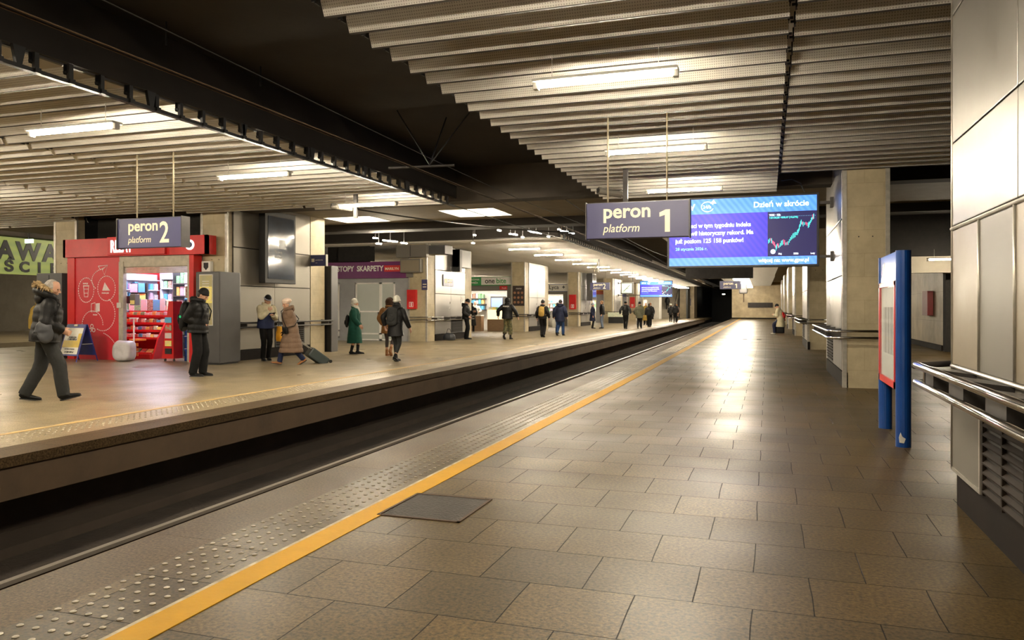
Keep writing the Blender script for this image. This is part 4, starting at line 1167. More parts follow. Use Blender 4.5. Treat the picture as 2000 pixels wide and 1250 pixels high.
# blue A-board in front of the kiosk
def a_board(x, y, rz, h, w, label, fm, faces, dpt=.5):
    t = thing('a_board', label, 'sign stand', (x, y, 0), rz)
    th = math.atan2(dpt / 2, h)
    for s in (-1, 1):
        g = G(); g.box(-w / 2, w / 2, -.012, .012, .16 if s < 0 else .16, h)
        # cut: thin frame board
        m4 = Matrix.Translation((0, s * dpt / 2, 0)) @ Matrix.Rotation(s * th, 4, 'X')
        g.xf(m4); g.build('board', fm, t)
        g = G()
        for sx in (-1, 1): g.tube([(sx * w / 2, 0, 0), (sx * w / 2, 0, h)], .014, n=8)
        g.xf(m4); g.build('legs_frame', fm, t)
        if s < 0:
            faces(t, m4, w, h)
    G().tube([(w / 2, -dpt * .28, h * .45), (w / 2, dpt * .28, h * .45)], .008, n=6).build('stay', 'offwhite', t)
    return t
M['navy'] = mat('navy_plastic', (.02, .03, .22), .4, scale=4)
M['ad_yellow'] = mat('advert_yellow', (.72, .50, .03), .4, scale=3)
M['ad_cream'] = mat('advert_cream', (.80, .77, .66), .4, scale=3)
def faces1(t, m4, w, h):
    g = G(); g.box(-w / 2 + .04, w / 2 - .04, -.018, -.013, .2, h - .1); g.xf(m4); g.build('poster', 'ad_cream', t)
    g = G(); g.box(-w / 2 + .04, w / 2 - .04, -.021, -.018, .38, .56); g.box(w / 2 - .16, w / 2 - .04, -.021, -.018, .56, .75); g.xf(m4); g.build('poster_band', 'ad_yellow', t)
    g = G(); g.box(-.06, .06, -.03, -.012, h - .06, h - .01); g.xf(m4); g.build('clip', 'cream', t)
    for s_, z, sz in (('KUMULACJA', .63, .05), ('2 000 000 zł', .54 + .03, .065), ('GŁÓWNA WYGRANA', .32, .036), ('14 000 000 zł', .235, .06)):
        tt = text(s_, sz, 'black', (0, 0, 0), (0, 0, 0), None, bold=.002, ax='CENTER', depth=.001)
        tt.data.transform(m4 @ Matrix.Translation((0, -.023, z)) @ Matrix.Rotation(R(90), 4, 'X')); tt.parent = t
a_board(-17.0, 15.35, R(-4), 1.0, .68, 'blue A-board with a yellow lottery poster in front of the red kiosk', M['navy'], faces1, dpt=.62)
def faces2(t, m4, w, h):
    g = G(); g.box(-w / 2 + .05, w / 2 - .05, -.018, -.013, .35, h - .06); g.xf(m4); g.build('poster', 'sign', t)
    g = G(); g.prism([(-.15, -.022, .5), (.16, -.022, .85), (.16, -.022, .72), (-.05, -.022, .5)], (0, .003, 0)); g.xf(m4); g.build('poster_mark', 'white', t)
a_board(-11.6, 50.3, 0, 1.0, .62, 'small white A-board standing by the distant pillar', M['white'], faces2)

# grey info cabinet beside the kiosk, dark cabinet left of it, dark pylon
t = thing('info_cabinet', 'tall dark grey information cabinet with a beige timetable, right of the red kiosk', 'cabinet', (-12.95, 15.8, 0))
G().box(-13.32, -12.62, 15.42, 16.22, .03, 2.27, .03).build('cabinet_body', 'greybox', t)
G().box(-13.28, -12.66, 15.46, 16.18, 0, .03).build('foot', 'black', t)
G().box(-13.20, -12.80, 15.405, 15.42, .95, 2.2).build('timetable_frame', 'offwhite', t)
M['timetable'] = mat('beige_timetable', (.42, .36, .16), .5, c2=(.36, .33, .20), scale=9, amt=.2)
G().box(-13.18, -12.82, 15.400, 15.406, .97, 2.18).build('timetable', 'timetable', t)
G().box(-13.18, -12.82, 15.397, 15.401, 1.5, 1.9).build('yellow_sheet', goods[4], t)
g = G()
for k in range(5): g.box(-13.10, -12.9, 15.394, 15.399, 2.02 - k * .06, 2.04 - k * .06)
g.build('printed_lines', 'offwhite', t)
t = thing('dark_cabinet', 'plain dark grey cabinet at the left corner of the red kiosk', 'cabinet', (-18.5, 16.2, 0))
G().box(-19.1, -18.19, 15.92, 16.27, 0, 2.33, .01).build('cabinet_body', 'greybox', t)
g = G(); g.box(-18.66, -18.64, 15.91, 15.92, .05, 2.28); g.build('door_gap', 'black', t)
t = thing('info_pylon', 'tall narrow dark grey pylon between the first pillar and the hosiery shop', 'pylon', (-13.1, 21.4, 0))
G().box(-13.42, -12.95, 20.98, 21.02, .02, 2.68).build('dark_face', 'black', t)
G().box(-13.42, -12.95, 21.02, 21.38, 0, 2.70, .01).build('pylon_body', 'greybox', t)

# ================================================================ SHOPS
M['white_glow'] = emit('white_shop_light', (1.0, .90, .76), 60)
M['case_glow'] = emit('lit_case', (1.0, .78, .42), 1.6)
def shop_shell(y, label, wall, fasc, x0=-18.1, x1=-13.95, z=3.25, zf=2.72, dep=2.4, glow='white_glow', inner='white', open_=(None, None), opz=2.35):
    t = thing('shop_unit', label, 'shop', ((x0 + x1) / 2, y, 0))
    G().box(x0, x1, y - .1, y, zf, z, .008).build('fascia', fasc, t)
    a, b = open_
    g = G()
    if a is None: g.box(x0, x1, y, y + .08, 0, zf)
    else:
        if a > x0: g.box(x0, a, y, y + .08, 0, zf)
        g.box(b, x1, y, y + .08, 0, zf); g.box(a, b, y, y + .08, opz, zf)
    g.build('front_wall', wall, t)
    G().box(x0, x1, y, y + dep, zf + .02, zf + .1).build('roof', 'darkmetal', t)
    if a is not None:
        G().box(x0, x1, y + dep - .06, y + dep, 0, zf).build('back_wall', inner, t)
        g = G(); g.box(x0, x0 + .05, y + .08, y + dep, 0, zf); g.box(x1 - .05, x1, y + .08, y + dep, 0, zf); g.build('side_walls', inner, t)
        G().box(x0 + .05, x1 - .05, y + .08, y + dep - .06, zf - .06, zf).build('inner_ceiling', inner, t)
        for k in range(3):
            xx = a + (b - a) * (k + .5) / 3
            G().box(xx - .4, xx + .4, y + .7, y + 1.0, zf - .09, zf - .06).build('ceiling_light', glow, t)
    return t
# hosiery shop
Y = 28.45
t = shop_shell(Y, 'closed hosiery shop with purple fascia and grey frosted windows', 'greylight', 'purple', z=3.28, zf=2.6)
text('RAJSTOPY  SKARPETY', .31, 'white', (-17.62, Y - .105, 2.90), FN, t, bold=.010, depth=.002, sx=.86)
G().box(-15.0, -14.22, Y - .115, Y - .1, 2.86, 3.12).build('red_plate', 'red', t)
text('MARILYN', .15, 'cream', (-14.95, Y - .118, 2.93), FN, t, bold=.003, depth=.001, sx=1.0)
G().box(-14.0, -13.7, Y - .12, Y + .02, 2.62, 3.3, .01).build('fascia_end', 'grey_panel', t)
def window_frame(t, x0, x1, z0, z1, y, bars=(), fw=.06, glass='milkglass', name='window'):
    g = G(); g.box(x0, x0 + fw, y - .03, y, z0, z1); g.box(x1 - fw, x1, y - .03, y, z0, z1); g.box(x0, x1, y - .03, y, z0, z0 + fw); g.box(x0, x1, y - .03, y, z1 - fw, z1)
    for z in bars: g.box(x0, x1, y - .03, y, z - fw / 2, z + fw / 2)
    f = g.build(name, 'white', t)
    G().box(x0 + .01, x1 - .01, y - .012, y - .006, z0 + .02, z1 - .02).build('pane', glass, f)
window_frame(t, -17.95, -17.15, .12, 2.42, Y, (.42, 1.28))
g = G()
for k in range(16): g.box(-17.1, -16.42, Y - .03, Y - .002, .1 + k * .148, .225 + k * .148)
g.build('louvre_panel', 'greylight', t)
window_frame(t, -16.38, -15.2, .02, 2.42, Y, (.30, 1.22), name='door')
window_frame(t, -15.2, -14.55, .02, 2.42, Y, (.30, 1.22))
G().box(-15.32, -15.27, Y - .06, Y - .03, 1.05, 1.2).build('door_handle', 'darkmetal', t)
S('wall_over_shop', 'blackwall', (-18.0, -16.0, 28.9, 29.0, 3.3, 4.0))
t2 = tag(G().box(-18.08, -13.95, 17.0, 17.1, 3.24, 3.95).build('bulkhead', 'blackwall'), 'black panel above the roof of the red kiosk', 'panel')
t2 = tag(G().box(-17.3, -15.6, 28.6, 28.65, 3.32, 3.94).build('bulkhead', 'blackwall'), 'black panel above the purple fascia of the hosiery shop', 'panel')

# junction boxes, fire boxes and plates on the stone ends
t = thing('junction_box', 'large upper pale grey junction box on the second pillar', 'box', (-13.7, 28.3, 3.6)); G().box(-14.35, -13.0, 28.14, 28.38, 3.42, 3.92, .01).build('box_body', 'grey_panel', t)
g = G(); g.box(-13.72, -13.70, 28.13, 28.14, 3.45, 3.9); g.build('lid_gap', 'black', t)
t = thing('junction_box', 'lower pale grey junction box on the second pillar', 'box', (-13.6, 28.3, 3.1)); G().box(-14.15, -13.25, 28.10, 28.38, 2.80, 3.35, .02).build('box_body', 'grey_panel', t)
g = G(); g.box(-14.1, -13.3, 28.09, 28.10, 2.85, 3.3, .004); g.build('lid', 'beige_panel', t)
t = thing('speaker_box', 'dark box bracketed beside the junction boxes of the second pillar', 'box', (-12.7, 28.6, 3.6)); G().box(-13.11, -12.3, 28.4, 29.2, 3.55, 3.9, .01).build('box_body', 'greybox', t)
t = thing('speaker_box', 'dark vertical loudspeaker high on the clad side of the second pillar', 'loudspeaker', (-12.9, 31.3, 3.5)); G().box(-13.08, -12.75, 31.0, 32.4, 3.15, 3.92, .01).build('box_body', 'greybox', t); G().box(-13.08, -12.72, 31.0, 31.25, 2.95, 3.92).build('side_strip', 'black', t)
def fire_box(x, y, label, z=1.33, s=1.0, h=.78):
    t = thing('fire_box', label, 'fire hydrant box', (x, y, z))
    G().box(x - .2 * s, x + .2 * s, y - .16, y, z, z + h * s, .008).build('box_body', 'red', t)
    G().box(x - .09 * s, x + .09 * s, y - .165, y - .16, z + .08 * s, z + .28 * s).build('emblem', 'white', t)
    G().box(x - .07 * s, x + .07 * s, y - .168, y - .163, z + .1 * s, z + .26 * s).build('emblem_field', 'red', t)
    G().box(x - .02 * s, x + .03 * s, y - .172, y - .166, z + .11 * s, z + .25 * s).build('emblem_figure', 'white', t)
    return t
fire_box(-13.72, 28.41, 'red fire extinguisher box on the second pillar, beside the hosiery shop')
fire_box(-13.5, 54.59, 'small red fire box on the distant pillar next to the white-fronted phone shop', z=1.25, s=1.25, h=.85)
fire_box(-13.5, 80.59, 'tiny red fire box on the last far pillar', z=1.35, s=1.3, h=.85)
t = thing('fire_box', 'dark red fire box on the stone wall of the side hall', 'fire hydrant box', (5.2, 30.3, 1.5)); G().box(5.10, 5.28, 29.0, 29.9, 1.12, 1.95, .01).build('box_body', mat('dark_red', (.22, .012, .012), .5), t)
def plate(x, y, z, w, h, label, lines=2):
    t = thing('wall_plate', label, 'sign', (x, y, z))
    G().box(x, x + w, y - .02, y, z, z + h).build('plate', 'sign', t)
    g = G()
    for k in range(lines): g.box(x + w * .2, x + w * .85, y - .023, y - .02, z + h * (.25 + .25 * k), z + h * (.33 + .25 * k))
    g.build('printed_lines', 'cream', t)
plate(-13.32, 28.40, 2.1, .25, .42, 'small blue plate on the stone corner of the second pillar')
plate(-9.9, 99.98, 1.6, .6, .9, 'small blue and white plate on the far travertine wall')
t = thing('wall_plate', 'bluish metal plate with a white cross, high on the clad side of the second pillar', 'sign', (-13.0, 30.6, 2.5)); G().box(-13.09, -13.06, 30.0, 31.1, 2.30, 2.80, .004).build('plate', mat('steel_blue', (.22, .23, .32), .35, .3), t)
G().box(-13.06, -13.055, 30.12, 30.4, 2.44, 2.62).build('icon_tile', 'cream', t)
g = G(); g.box(-13.06, -13.055, 30.5, 30.95, 2.56, 2.61); g.box(-13.06, -13.055, 30.5, 30.9, 2.45, 2.5); g.build('printed_lines', 'cream', t)

# sandwich shop
Y = 42.0
t = shop_shell(Y, 'brightly lit sandwich shop with green and white fascia', 'grey_panel', 'green_dk', z=3.16, zf=2.66, open_=(-18.0, -14.3), opz=2.35)
G().box(-15.85, -13.98, Y - .115, Y - .1, 2.70, 3.14, .004).build('white_field', 'white', t)
text('one', .42, 'black', (-15.62, Y - .12, 2.79), FN, t, bold=.006, depth=.002, sx=.95)
text('bite', .42, 'green_dk', (-14.92, Y - .12, 2.79), FN, t, bold=.006, depth=.002, sx=.95)
for x, a, b in ((-17.75, 'DOBRE', 'ŚNIADANIE'), (-16.55, 'KUCHNIA', 'ŚWIEŻA')):
    text(a, .13, 'white', (x, Y - .104, 2.97), FN, t, bold=.003, depth=.001); text(b, .13, 'white', (x, Y - .104, 2.78), FN, t, bold=.003, depth=.001)
g = G(); g.lathe([(.12, 0), (.12, .01)], (-16.85, Y - .11, 2.93), n=18, axis='Y'); g.build('round_badge', goods[2], t)
G().box(-14.75, -14.28, Y - .03, Y, 2.42, 2.64).build('red_plate', 'red', t)
text('Fresh', .12, 'white', (-14.6, Y - .035, 2.47), FN, t, depth=.001)
g = G(); g.box(-18.0, -15.95, Y + .12, Y + .6, 0, .88, .01); g.build('counter', 'wood', t)
G().box(-18.0, -15.95, Y + .08, Y + .64, .88, .93).build('counter_top', 'white', t)
G().box(-15.5, -14.35, Y - .02, Y + .5, 0, .70).build('display_case_base', 'wood', t)
G().box(-15.5, -14.35, Y - .02, Y + .5, .70, 1.25).build('display_case', 'case_glow', t)
t = thing('drinks_fridge', 'tall dark drinks fridge with a lit blue door in the sandwich shop', 'fridge', (-15.3, 43.6, 0))
G().box(-15.75, -14.95, 43.2, 43.8, 0, 2.05, .01).build('fridge_body', 'greybox', t)
G().box(-15.70, -15.0, 43.19, 43.2, .9, 1.95).build('fridge_door', emit('fridge_glow', (.40, .55, 1.0), 1.0), t)
t = thing('back_shelf', 'dark shelf of bread and goods at the back of the sandwich shop', 'shelf', (-17.2, 44, 0))
for z in (1.2, 1.55, 1.9): G().box(-18.0, -16.4, 43.9, 44.3, z, z + .05).build('shelf', 'greybox', t)
for z in (1.25, 1.6, 1.95): goods_row('food_pack', -17.95, -16.45, 43.95, z, .26, .2, 8, 'small food pack on the back shelf of the sandwich shop', 'food pack', 'food packs in the sandwich shop')
goods_row('bread_loaf', -15.45, -14.4, 42.1, 1.25, .16, .3, 5, 'orange-brown snack on top of the lit sandwich counter', 'bread', 'snacks on the sandwich counter')
t = thing('menu_board', 'tall dark menu board with rows of dishes on the third pillar', 'menu', (-13.5, 41.55, 2.0))
G().box(-13.80, -13.12, 41.54, 41.59, 1.48, 2.62).build('board', mat('menu_brown', (.035, .022, .018), .4), t)
for i in range(3):
    for j in range(3):
        G().lathe([(.075, 0), (.06, .01)], (-13.68 + i * .22, 41.535, 1.68 + j * .27), n=12, axis='Y').build('dish_picture', mat('dish', (.22, .08, .04), .5, c2=(.35, .2, .1), scale=20), t)
text('menu', .15, 'offwhite', (-13.62, 41.535, 2.42), FN, t, shear=.3, depth=.001)

# phone shop
Y = 55.0
t = shop_shell(Y, 'small phone and accessory shop with blue and white fascia and bright shelves', 'grey_panel', mat('blue_fascia', (.03, .035, .22), .4), z=3.1, zf=2.55, open_=(-17.5, -14.35), opz=2.35)
G().box(-15.6, -13.98, Y - .115, Y - .1, 2.58, 3.07).build('white_field', 'offwhite', t)
text('Lyca', .42, 'black', (-15.4, Y - .12, 2.74), FN, t, bold=.004, depth=.001); text('+', .4, 'black', (-14.4, Y - .12, 2.74), FN, t, bold=.014, depth=.001)
text('PHONE WORLD', .36, 'white', (-15.75, Y - .105, 2.78), FN, t, bold=.008, depth=.001, ax='RIGHT', sx=.7)
for z in (1.1, 1.4, 1.7, 2.0):
    G().box(-17.4, -14.4, 56.4, 56.7, z, z + .03).build('shelf', 'white', t)
    goods_row('phone_case', -17.3, -14.45, 56.45, z + .03, .2, .03, 13, 'small boxed accessory on the bright shelves of the phone shop', 'box', 'boxed accessories in the phone shop', wv=.6)
G().box(-17.4, -14.4, 55.15, 55.6, 0, .95).build('counter', 'darkmetal', t)
G().box(-16.0, -15.0, 55.12, 55.15, .35, .85).build('counter_sticker', 'offwhite', t)
t = tag(G().lathe([(.03, 0), (.28, .1), (.34, .6), (.22, 1.0), (.05, 1.15)], (-12.7, 42.6, 0), n=14).build('white_sack', 'offwhite', smooth=True), 'pale tall sack standing before the phone shop', 'sack')
t.location = (-1.9, 10.2, 0)
# yellow exchange shop, news stall
Y = 68.0
t = shop_shell(Y, 'distant shop with a yellow fascia and lit magazine shelves', 'greylight', mat('yellow_fascia', (.80, .50, .02), .4), z=3.05, zf=2.55, open_=(-17.5, -14.7), opz=2.4)
G().box(-15.3, -14.0, Y - .115, Y - .1, 2.55, 2.9).build('orange_field', mat('rust_red', (.35, .07, .03), .5), t)
for z in (1.0, 1.4, 1.8): 
    G().box(-17.3, -14.9, 69.6, 69.9, z, z + .03).build('shelf', 'white', t)
    goods_row('magazine', -17.2, -15.0, 69.65, z + .03, .3, .03, 8, 'magazine on the shelves of the distant yellow shop', 'magazine', 'magazines in the distant yellow shop')
tag(G().box(-13.3, -11.9, 66.4, 66.9, .55, .95, .02).build('planter_box', goods[9]), 'low ochre box beside the bluish pillar', 'box')
tag(G().box(-13.25, -11.95, 66.45, 66.85, 0, .55, .01).build('box_base', 'black'), 'black base under the low ochre box', 'box')
Y = 79.5
t = shop_shell(Y, 'farthest shop, with blue sign and yellow-green poster', 'greylight', 'sign', z=3.3, zf=2.5, open_=(-17.5, -14.6), opz=2.3)
G().box(-15.8, -14.2, Y - .13, Y - .1, 2.5, 3.5).build('blue_board', mat('blue_board', (.10, .13, .5), .4), t)
G().box(-15.9, -14.9, Y - .03, Y, 1.1, 2.4).build('poster', mat('lime_poster', (.60, .62, .04), .5), t)
Y = 90
t = shop_shell(Y, 'tiny shop front with a white lit window near the stairs', 'offwhite', 'offwhite', x0=-16.5, x1=-12.0, z=3.3, zf=2.6, open_=(-14.6, -13.4), opz=2.3)
# far clock
t = thing('platform_clock', 'square hanging clock with a pale green face over the middle platform', 'clock', (-9.5, 55.5, 2.7))
G().box(-10.15, -9.25, 55.4, 55.75, 2.35, 3.2, .01).build('clock_case', 'darkmetal', t)
G().box(-10.07, -9.33, 55.385, 55.4, 2.43, 3.12).build('clock_face', mat('clock_green', (.45, .62, .48), .4), t)
G().prism([(-9.95, 55.38, 2.55), (-9.92, 55.38, 2.52), (-9.45, 55.38, 3.0), (-9.48, 55.38, 3.02)], (0, .004, 0)).build('minute_hand', 'black', t)
G().prism([(-9.72, 55.38, 2.76), (-9.69, 55.38, 2.73), (-9.55, 55.38, 2.72), (-9.55, 55.38, 2.75)], (0, .004, 0)).build('hour_hand', 'black', t)
for x in (-10.1, -9.3): G().tube([(x, 55.6, 3.2), (x, 55.6, 4.42)], .015, n=6).build('hanger', 'darkmetal', t)
# monitor post on near platform
t = thing('monitor_post', 'grey monitor hood on a bracket by the tunnel end of the near platform', 'monitor', (-2.3, 88, 2.8))
G().box(-2.75, -1.95, 80, 80.5, 2.75, 3.75, .12).build('monitor_hood', 'greybox', t)
G().tube([(-2.3, 80.2, 3.7), (-2.3, 80.2, ZF + .05)], .04, n=8).build('hanger', 'darkmetal', t)
G().tube([(-2.3, 80.2, 1.9), (-2.3, 80.2, 2.8)], .05, n=8).build('lower_rod', 'rust', t)
# slot opening in the end wall
tag(G().box(-2.3, .55, 96.9, 96.99, 1.35, 1.95).build('wall_vent', 'darkmetal'), 'long dark horizontal vent slot in the end wall of the near platform', 'vent')
g = G()
for k in range(30): g.box(-2.25 + k * .094, -2.2 + k * .094, 96.88, 96.9, 1.38, 1.92)
g.build('vent_bars', 'grille', bpy.data.objects['wall_vent'])
for i, (x, y) in enumerate(((-6.2, 128), (-8.2, 118))):
    pass
M['tunnel_lamp'] = emit('tunnel_lamp', (1, .9, .7), 12)
tag(G().box(-6.6, -6.2, 121, 121.1, 3.3, 3.45).build('tunnel_lamp', 'tunnel_lamp'), 'small white lamp glowing deep in the tunnel', 'lamp').location = (0, 0, 0)
G().box(-6.45, -6.35, 121, 121.1, 3.45, 4.9).build('hanger', 'black', bpy.data.objects['tunnel_lamp'])

# stairs at the end of the middle platform
t = thing('staircase', 'wide grey staircase rising at the far end of the middle platform', 'stairs', (-12, 97, 0))
for k in range(16):
    G().box(-14.6, -10.9, 95 + k * .32, 95.32 + k * .32 + .02, 0, .16 * (k + 1)).build('step', 'concrete', t)
for x in (-14.6, -10.95):
    g = G(); g.tube([(x, 95, .95), (x, 100, 3.5)], .03, n=6); g.tube([(x, 95, 0), (x, 95, .95)], .025, n=6); g.build('handrail', 'grille', t)
S('wall_stairs', 'concrete', (-18, -14.7, 95, 101, 0, 4.2), (-14.7, -10.9, 100.4, 100.6, 0, 4.2))

# ================================================================ BLUE INFORMATION BOARD
t = thing('information_board', 'blue two-post information board with a red-framed glass case', 'information board', (1.29, 9.2, 0))
for y, z0, z1 in ((8.56, 0, 1.97), (9.81, 0, 1.97)):
    g = G(); g.tube([(1.29, y, z0), (1.29, y, z1)], [(.072, .072), (.072, .072)], n=20); g.build('post', 'blue', t, smooth=False)
g = G(); g.box(1.235, 1.345, 8.6, 9.77, 1.66, 1.97, .01); g.build('header', 'blue', t)
g = G(); g.box(1.25, 1.345, 8.62, 9.75, .60, 1.66); g.build('case_back', 'blue', t)
g = G(); g.box(1.215, 1.26, 8.60, 8.66, .57, 1.67); g.box(1.215, 1.26, 9.70, 9.77, .57, 1.67); g.box(1.215, 1.26, 8.6, 9.77, .57, .64); g.box(1.215, 1.26, 8.6, 9.77, 1.62, 1.67); g.build('red_frame', 'red', t)
G().box(1.238, 1.25, 8.66, 9.70, .64, 1.62).build('timetable_sheet', mat('timetable_paper', (.50, .49, .45), .5, c2=(.36, .40, .36), scale=2.4, amt=.3), t)
M['glass'] = mat('glass_pane', (.9, .9, .9), .03, c2=(.9, .9, .9), alpha=.18, spec=.9)
G().box(1.222, 1.228, 8.66, 9.70, .64, 1.62).build('glass_pane', 'glass', t)
g = G(); g.prism([(1.234, 9.30, 1.74), (1.234, 9.46, 1.90), (1.234, 9.62, 1.74)], (.003, 0, 0)); g.build('arch_emblem', 'white', t)
for q in range(4):
    G().box(1.232, 1.239, 8.75 + q * .2, 8.9 + q * .2, .9, 1.4).build('printed_column', mat('print_grey', (.30, .30, .29), .6), t)
g = crumple(G().lathe([(.073, .05), (.0735, .09), (.0735, .14)], (1.29, 8.56, 0), n=20), 2, .0)
g.bm.free()
g = G(); g.prism([(1.245, 8.485, .05), (1.285, 8.483, .045), (1.30, 8.484, .09), (1.27, 8.484, .11), (1.255, 8.484, .15), (1.24, 8.487, .10)], (0, .01, 0)); g.build('chipped_paint', 'offwhite', t)

for i, (x, y) in enumerate(((-.95, 34.9), (-.36, 34.9))):
    tag(G().lathe([(.10, 0), (.10, .012), (.03, .02)], (x, y, 0), n=14).build('floor_cap', 'black'), ['left of two small dark round caps far down the near platform floor', 'right of two small dark round caps far down the near platform floor'][i], 'floor cap')
# ================================================================ PEOPLE
from mathutils import noise as mnoise
M['skin'] = mat('skin', (.52, .30, .20), .5, c2=(.45, .24, .16), scale=9)
M['eye'] = mat('eye_dark', (.03, .02, .02), .2)
def cloth(name, c, rough=.75, puff=0, **k):
    return mat(name, c, rough, c2=tuple(x * .7 for x in c), scale=7, bump=.35, bscale=26, spec=.18, **k)
M['c_black'] = cloth('black_jacket_cloth', (.0075, .0075, .008), .5)
M['c_black2'] = cloth('black_trouser_cloth', (.007, .007, .0075), .8)
M['c_char'] = cloth('charcoal_cloth', (.028, .029, .029), .85)
M['c_navy'] = cloth('navy_cloth', (.020, .028, .075), .7)
M['c_navy2'] = cloth('dark_navy_coat', (.014, .018, .045), .7)
M['c_cream'] = cloth('cream_cloth', (.58, .52, .36), .7)
M['c_taupe'] = cloth('taupe_quilted_cloth', (.20, .13, .088), .6)
M['c_green'] = cloth('bottle_green_cloth', (.010, .070, .050), .8)
M['c_brown'] = cloth('rust_brown_cloth', (.20, .095, .03), .8)
M['c_dkbrown'] = cloth('dark_brown_fur', (.045, .022, .012), .9)
M['c_must'] = cloth('mustard_cloth', (.30, .20, .04), .8)
M['c_camo'] = mat('camouflage_cloth', (.13, .11, .045), .85, c2=(.045, .05, .022), scale=11, amt=.05)
M['c_olive'] = cloth('olive_quilted_cloth', (.13, .13, .085), .7)
M['c_denim'] = cloth('blue_denim', (.03, .07, .19), .85)
M['c_ltdenim'] = cloth('pale_denim', (.16, .20, .28), .85)
M['c_red'] = cloth('red_cloth', (.55, .03, .03), .8)
M['c_white'] = cloth('white_knit', (.70, .68, .60), .9)
M['c_pink'] = cloth('pale_pink_knit', (.82, .64, .52), .9)
M['c_ltgrey'] = cloth('light_grey_knit', (.33, .34, .40), .9)
M['c_fur'] = mat('tan_fur', (.42, .30, .15), .95, c2=(.20, .13, .06), scale=40, amt=.4, bump=1.0, bscale=60)
M['c_tan'] = cloth('tan_leather', (.33, .15, .06), .55)
M['c_hair_grey'] = mat('grey_hair', (.38, .35, .31), .8, c2=(.22, .2, .18), scale=40, amt=.3)
M['c_hair_dark'] = mat('dark_hair', (.03, .02, .015), .6, c2=(.015, .01, .01), scale=40)
M['c_hair_ginger'] = mat('light_brown_hair', (.30, .16, .07), .7, scale=40)
M['c_stock'] = cloth('dark_stocking', (.05, .038, .036), .6)
M['c_bag'] = mat('grey_bag_leather', (.035, .038, .045), .5, c2=(.028, .03, .036), scale=4)

def ik(a, b, l1, l2, hint):
    a, b, hint = Vector(a), Vector(b), Vector(hint)
    d = b - a; L = d.length
    if L > (l1 + l2) * .999: L = (l1 + l2) * .999
    u = d.normalized()
    k = (l1 * l1 - l2 * l2 + L * L) / (2 * L)
    h = math.sqrt(max(0, l1 * l1 - k * k))
    p = hint - u * hint.dot(u)
    p = p.normalized() if p.length > 1e-6 else u.orthogonal().normalized()
    return a + u * k + p * h
def cat(keys, n, puff=None):
    """smooth resample of (pos, ra, rb) keys, optional quilting"""
    out = []; m = len(keys); L = 0; last = None
    for i in range(m - 1):
        k0, k1, k2, k3 = keys[max(0, i - 1)], keys[i], keys[i + 1], keys[min(m - 1, i + 2)]
        for j in range(n + (1 if i == m - 2 else 0)):
            u = j / n
            def cr(a, b, c, d): return .5 * ((2 * b) + (c - a) * u + (2 * a - 5 * b + 4 * c - d) * u * u + (3 * b - a - 3 * c + d) * u ** 3)
            p = cr(Vector(k0[0]), Vector(k1[0]), Vector(k2[0]), Vector(k3[0]))
            ra = cr(k0[1], k1[1], k2[1], k3[1]); rb = cr(k0[2], k1[2], k2[2], k3[2])
            if last is not None: L += (p - last).length
            last = p
            if puff:
                q = abs(math.sin(PI * L / puff[1])) ** .5
                ra *= 1 + puff[0] * (q - .6); rb *= 1 + puff[0] * (q - .6)
            out.append((p, max(.003, ra), max(.003, rb)))
    return out
def limb(g, keys, n=6, seg=14, puff=None):
    q = cat(keys, n, puff)
    g.tube([a[0] for a in q], [(a[1], a[2]) for a in q], n=seg)
    return g
def wrinkle(g, seed, amp, sc_=9):
    for v in g.bm.verts:
        v.co += mnoise.noise_vector(Vector((v.co.x * sc_, v.co.y * sc_, v.co.z * sc_ * 1.8)) + Vector((seed, seed * .3, 0))) * amp
def hand(g, wrist, d, nrm, side, s=1.0, curl=25):
    d = Vector(d).normalized(); nrm = Vector(nrm); nrm = (nrm - d * nrm.dot(d)).normalized(); x = d.cross(nrm).normalized()
    m4 = Matrix(((x.x, d.x, nrm.x, wrist[0]), (x.y, d.y, nrm.y, wrist[1]), (x.z, d.z, nrm.z, wrist[2]), (0, 0, 0, 1)))
    h = G()
    h.tube([(0, -.02, 0), (0, .02, 0), (0, .06, 0), (0, .095, 0)], [(.026, .02), (.034, .017), (.042, .016), (.040, .013)], n=10)
    for k, L in enumerate((.068, .078, .074, .058)):
        fx = -.031 + k * .0205; p = Vector((fx, .088, 0)); a = R(curl * .5); pts = [p.copy()]
        for q in range(3):
            l = L * (.42, .32, .26)[q]
            p = p + Vector(((fx) * .08, math.cos(a) * l, -math.sin(a) * l)); pts.append(p.copy()); a += R(curl)
        h.tube(pts, [.0092, .0088, .0082, .0068], n=8)
    sd = -side
    h.tube([(sd * .028, .015, 0), (sd * .052, .045, -.01), (sd * .062, .072, -.02), (sd * .060, .094, -.026)], [.013, .0115, .010, .008], n=8)
    h.xf(m4 @ Matrix.Scale(s, 4))
    me = bpy.data.meshes.new('tmp'); h.bm.to_mesh(me); h.bm.free(); g.bm.from_mesh(me); bpy.data.meshes.remove(me)

def add_to(g, h, m4=None):
    if m4 is not None: h.xf(m4)
    me = bpy.data.meshes.new('tmp'); h.bm.to_mesh(me); h.bm.free(); g.bm.from_mesh(me); bpy.data.meshes.remove(me)

